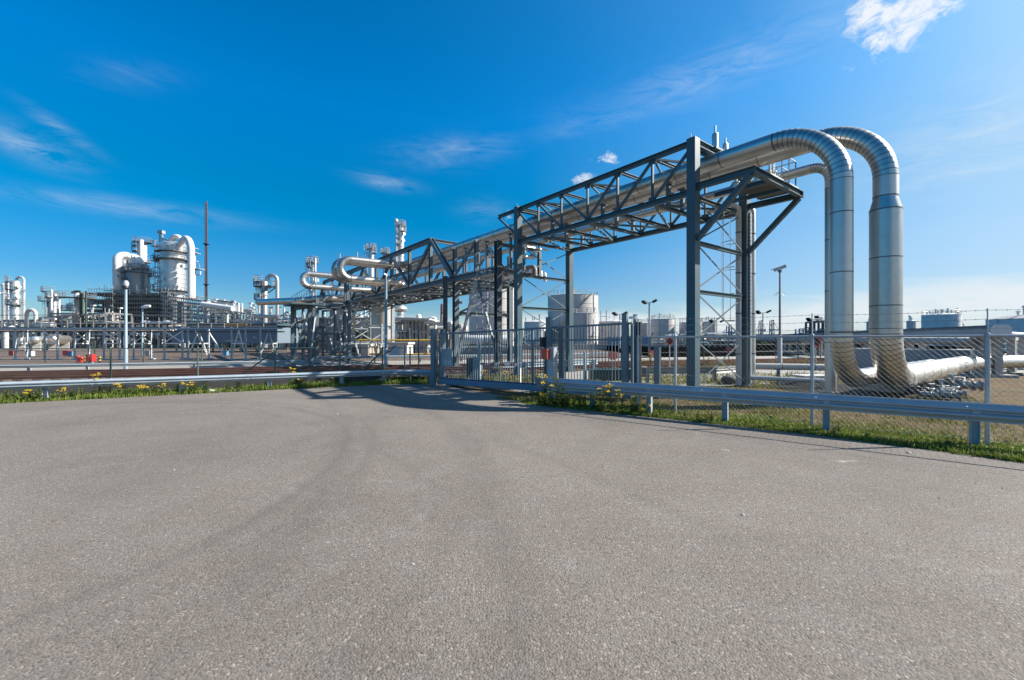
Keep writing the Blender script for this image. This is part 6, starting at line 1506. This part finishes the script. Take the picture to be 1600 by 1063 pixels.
# manifold of small valves in front of the lying pipe
o = thing('valve_manifold', 'cluster of small silver valves and flanges low beside the lying pipe', 'valve manifold', (*G(1475, 618).xy, 0))
rv = random.Random(9)
for k, (px, py, Yk, L, ax, r) in enumerate(((1446, 615, 12.6, .35, (.8, -.6, 0), .06), (1455, 617, 12.2, .3, (.7, -.7, 0), .08), (1466, 613, 12.6, .4, (0, 0, 1), .05), (1478, 612, 12.5, .42, (.8, -.5, 0), .07), (1486, 618, 12.1, .38, (.7, -.7, .0), .085), (1494, 614, 12.2, .4, (.75, -.65, 0), .06),
        (1480, 600, 13.4, .5, (.9, -.3, 0), .07), (1488, 597, 13.6, .5, (0, 0, 1), .06), (1503, 603, 13.2, .55, (.9, -.3, 0), .09), (1516, 602, 13.2, .5, (.85, -.5, 0), .11), (1432, 613, 12.9, .3, (.8, -.5, 0), .06), (1470, 603, 13.2, .4, (0, 0, 1), .045))):
    mb = MB(); c = P(px, py, Yk); c.z = max(c.z, .06); A = Vector(ax).normalized()
    mb.lathe(c-A*L/2, [(0, 0), (r*1.7, 0), (r*1.7, .035), (r, .04), (r, L*.45), (r*1.35, L*.5), (r, L*.55), (r, L-.04), (r*1.7, L-.035), (r*1.7, L), (0, L)], 12, axis=A)
    mb.tube([c, c+ZV*.16], .015, 6); mb.lathe(c+ZV*.16, [(.06, 0), (.075, .01), (.06, .02), (0, .02)], 10)
    mb.build('valve', (M('valve_grey', (.24, .24, .235), .45, .5), clad_dark, M('valve_dark', (.11, .11, .11), .5, .3), galv)[k % 4], o)
mb = MB()
for (a, b) in ((P(1440, 617, 12.6), P(1500, 621, 11.9)), (P(1462, 606, 13.2), P(1520, 606, 13.2)), (P(1450, 609, 12.9), P(1497, 606, 12.9))):
    a.z = max(a.z, .1); b.z = max(b.z, .1); mb.tube([a, b], .035, 8)
mb.build('connecting_pipe', M('valve_grey', (.24, .24, .235)), o)
mb = MB(); c = G(1466, 617); mb.obox(Vector((c.x, c.y, .13)), Vector((.06, 0, 0)), Vector((0, .06, 0)), ZV*.09); mb.build('yellow_actuator', M('ochre', (.42, .33, .10), .5), o)
# short guardrails beyond the fence
guardrail('guardrail', 'short weathered guardrail beyond the fence left of the near column', [(4.9, 17.4), (8.4, 17.7), (10.8, 19.4)], .62, [(5.4, 17.45), (8.2, 17.7), (10.4, 19.1)], .28, M('old_zinc', (.36, .36, .34), .5, .5, .2, 3.), -1)
guardrail('guardrail', 'double-beamed pale guardrail seen through the gate bars', [(-1.0, 21.4), (1.2, 22.2), (4.9, 24.8)], .62, [(0.7, 22.0), (2.6, 23.2), (4.6, 24.6)], .3, guard, -1)
guardrail('guardrail', 'far guardrail along the concrete road beyond the railway, left part', [(-50, 15.8), (-25.3, 22.8), (-16, 26.4), (-12.5, 28.6)], .42, [(-32, 20.9), (-25.4, 22.8), (-23.2, 23.7), (-18.6, 25.4), (-14, 27.6)], .18, guard, 1)
guardrail('guardrail', 'far guardrail along the concrete road beyond the railway, part left of the gate', [(-14.2, 31.2), (-9, 32.6), (-3, 34.5), (9, 39.5)], .52, [(-13, 31.5), (-10.2, 32.3), (-7, 33.2), (-4, 34.2), (2, 36.6)], .2, guard, 1)
def fence_low(label, pts, h, mat, step=2.6):
    o = thing('wire_fence', label, 'fence', (*pts[0], 0), 'distant fences'); 
    for a, b in zip(pts[:-1], pts[1:]):
        a = Vector((*a, 0)); b = Vector((*b, 0)); L = (b-a).length; n_ = int(L/step)
        for i in range(n_+1):
            mb = MB(); p = a.lerp(b, i/n_); mb.tube([p, p+ZV*h, p+ZV*(h+.35)+Vector((.2, -.15, 0))], .04, 6); mb.build('post', mat, o)
        mb = MB()
        for z in (h*.05, h*.35, h*.68, h): mb.tube([a+ZV*z, b+ZV*z], .012, 4)
        mb.build('wires', mat, o)
fence_low('dark post-and-wire fence beyond the railway at right', [(6, 33), (26, 39.5), (60, 50)], 1.9, M('dark_post', (.05, .06, .06), .5))
fence_low('dark fence in front of the plant apron at left', [(-62, 30), (-28, 33), (-13, 37)], 1.25, fencegreen, 3.4)
# railway tracks
for k, (p0, p1, lab) in enumerate((((-80, 4.6), (60, 46.6), 'rusty railway track farther from the yard'), ((-80, 1.9), (60, 43.2), 'rusty railway track nearer the yard'))):
    a, b = Vector((*p0, 0)), Vector((*p1, 0)); d = (b-a).normalized(); nr = d.cross(ZV)
    o = thing('railway_track', lab, 'railway track', a.lerp(b, .5), 'railway tracks')
    for sg in (-1, 1):
        mb = MB(); mb.ibeam(a+nr*.72*sg+ZV*.08, b+nr*.72*sg+ZV*.08, .09, .14, .03); mb.build('rail', railrust, o)
    mb = MB(); L = (b-a).length; x = 20.
    while x < L-10: mb.obox(a+d*x+ZV*.0, d*.12, nr*1.25, ZV*.035); x += .65
    s_ = mb.build('sleepers', M('sleeper', (.10, .075, .06), .9, 0, .3, 2.), o, False); s_['kind'] = 'stuff'
# small things on the ground
def hydrant(label, px, by, h):
    g = G(px, by); o = thing('hydrant', label, 'hydrant', g, 'red hydrants'); mb = MB()
    mb.lathe(g, [(.16, 0), (.16, .06), (.09, .08), (.09, h*.75), (.13, h*.78), (.11, h*.92), (0, h)], 12); mb.lathe(g+Vector((-.16, 0, h*.62)), [(.07, 0), (.07, .32), (0, .32)], 10, axis=(1, 0, 0)); mb.build('body', red, o)
hydrant('left of the two red hydrants beside the red cabinet', 122, 566, .5); hydrant('right of the two red hydrants, closer to the red cabinet', 127, 566, .42)
g = G(142, 567); o = thing('fire_cabinet', 'bright red fire cabinet on a short stand by the railway', 'cabinet', g)
mb = MB(); mb.box((g.x, g.y, .36), .46, .34, .50); mb.build('box', red, o); mb = MB(); mb.box((g.x, g.y, .05), .3, .2, .12); mb.build('stand', galv, o)
mb = MB(); mb.box((g.x+.05, g.y-.18, .5), .18, .01, .05); mb.build('white_label', signwhite, o)
for k, px in enumerate((133, 156)):
    g = G(px, 566.5); o = thing('bollard', ['black and yellow banded bollard between the hydrants and the red cabinet', 'black and yellow banded bollard right of the red cabinet'][k], 'bollard', g, 'banded bollards')
    for j in range(4):
        mb = MB(); mb.lathe(g+ZV*.11*j, [(.075, 0), (.075, .11), (0, .11)], 10); mb.build('band', yellow if j % 2 else black, o)
for k, (px, by, c, lab) in enumerate(((104, 556, red, 'small red box on the apron behind the trestle'), (111, 557, craneblue, 'small pale blue box on the apron behind the trestle'), (20, 556, redfade, 'faded red box on the apron at the left'), (48, 557, tankgrey, 'grey box on the apron below the horizontal drum'), (232, 556, concpale, 'pale box on the apron right of the small lamp post'), (352, 556, bluepaint, 'blue box behind the trestles near the clad building'), (1139, 552, red, 'red box far beyond the fence right of the near column'), (958, 562, redfade, 'low red barrier blocks far beyond the gate bars'), (1019, 559, redfade, 'rusty red box at the foot of the twin floodlight pole'))):
    g = G(px, by); o = thing('equipment_box', lab, 'box', g, 'small boxes about the site'); mb = MB(); s = .5 if px < 900 else .6
    mb.box((g.x, g.y, s*.6), s, s*.7, s*1.0); mb.build('body', c, o); mb = MB(); mb.box((g.x, g.y, s*.05), s*.7, s*.5, s*.2); mb.build('stand', galv, o)
# barrier boom behind the gate
g = G(746, 595); o = thing('barrier_gate', 'red and white boom barrier with a pale cabinet behind the gate bars', 'barrier', g)
mb = MB(); mb.box((g.x, g.y, .5), .32, .3, 1.0, -.4); mb.build('cabinet', palepole, o); mb = MB(); mb.box((g.x-.3, g.y+.1, .48), .22, .3, .95, -.4); mb.build('side_cabinet', darkgreen, o)
a = P(751, 568.5, g.y-.2); b = P(813, 570.5, g.y-1.6)
for k in range(8):
    mb = MB(); mb.bar(a.lerp(b, k/8), a.lerp(b, (k+1)/8), .05, .09); mb.build('boom_stripe', signwhite if k % 2 else redfade, o)
mb = MB(); mb.bar(b+Vector((0, 0, -.0)), b+Vector((.0, 0, -.001-b.z)), .05); mb.obox(b, Vector((.06, 0, 0)), Vector((0, .06, 0)), ZV*.09); mb.build('boom_rest', signwhite, o)
post('bollard_post', 'pale slender post with a black lamp behind the gate bars', (*G(749, 594).xy, 0), 1.72, .13, palepole, 'post', None)
# boulder, papers and pebbles
def boulder(label, g, r, mat, seed):
    rnd = random.Random(seed); mb = MB(); prof_ = []
    mb.lathe((g.x, g.y, r*.45), [(r*.5, -r*.55), (r*.9, -r*.2), (r, .1*r), (r*.8, .45*r), (r*.45, .65*r), (0, .7*r)], 12)
    mb.v = [(x+rnd.uniform(-.1, .1)*r, y+rnd.uniform(-.1, .1)*r, z+rnd.uniform(-.08, .08)*r) for x, y, z in mb.v]
    return tag(mb.build('boulder', mat, None, True, 60), label, 'boulder', 'boulders')
boulder('brown boulder behind the black end plate right of the gate', G(1003, 588), .42, M('boulder', (.22, .17, .12), .9, 0, .3, 2., None, .3, False, .03), 1)
boulder('dark small boulder at the foot of the near right column', G(1139, 600), .30, M('boulder_dark', (.08, .075, .07), .9, 0, .3, 2., None, .3, False, .03), 2)
q = lpt(325, .35)
mb = MB(); vs = [(q.x+x, q.y+y, z) for x, y, z in ((-.22, 0, .19), (-.05, .05, .06), (.1, -.02, .03), (.32, .03, .015), (.3, .14, .02), (.05, .15, .07), (-.12, .12, .16), (-.22, .1, .2))]
mb.add(vs, [(0, 1, 6, 7), (1, 2, 5, 6), (2, 3, 4, 5)]); mb.add([(x, y, z-.006) for x, y, z in vs], [(7, 6, 1, 0), (6, 5, 2, 1), (5, 4, 3, 2)])
tag(mb.build('litter_sheet', signwhite, None, False), 'crumpled white litter under the sunlit guardrail', 'litter')
for k, (px, py, r, lab) in enumerate(((272, 735, .011, 'tiny pale stone on the asphalt at the left'), (645, 882, .009, 'tiny pale stone on the asphalt near the picture\'s middle foreground'), (1161, 805, .013, 'tiny pale stone on the asphalt at the right foreground'), (527, 648, .02, 'tiny pale stone on the asphalt towards the gate'), (1420, 708, .02, 'tiny pale stone close to the shaded guardrail'))):
    g = G(px, py); mb = MB(); mb.lathe(g, [(r*1.4, 0), (r*1.6, r*.3), (r, r*.8), (0, r)], 8); tag(mb.build('stone', concrete, None), lab, 'stone', 'loose stones')
for k, (px, py, r) in enumerate(((1566, 763, .008), (1467, 779, .007), (1196, 870, .004), (1232, 923, .003), (1524, 756, .006), (940, 730, .007), (531, 648, .010))):
    g = G(px, py); mb = MB(); mb.lathe(g, [(r*1.4, 0), (r*1.5, r*.3), (r, r*.6), (0, r*.75)], 7)
    tag(mb.build('crumb', rubblem, None), ['dark crumb of dirt nearest the right edge of the asphalt', 'dark crumb below the fence shadow at right', 'dark crumb in the middle of the right foreground', 'dark crumb nearest the camera at right', 'dark speck just inside the fence shadow line', 'dark crumb on the asphalt in the centre', 'dark crumb beside the shadow of the bridge'][k], 'dirt crumb', 'dirt crumbs')
def loosest():
    while True:
        p = Vector((R.uniform(-14, 9), R.uniform(1.6, 15)))
        return p
mb = MB()
for _ in range(900):
    p = loosest(); 
    if p.x > 8.5-(p.y-5)*1.3 and p.y > 5: continue
    if p.y > 11.5+(p.x+14)*.5: continue
    r = R.uniform(.002, .006); a = R.uniform(0, 6.28); d = Vector((math.cos(a), math.sin(a), 0)); e = Vector((-d.y, d.x, 0)); c = Vector((p.x, p.y, 0))
    mb.add([c-d*r*1.3, c-e*r, c+d*r*1.3, c+e*r, c+ZV*r*1.1], [(0, 1, 4), (1, 2, 4), (2, 3, 4), (3, 0, 4)])
tag(mb.build('grit', soil_mat('grit', [(.12, .11, .10), (.2, .19, .17), (.3, .28, .26), (.24, .22, .2)], 3., 20., .0), None, False), 'loose grit scattered over the asphalt', None, None, 'stuff')
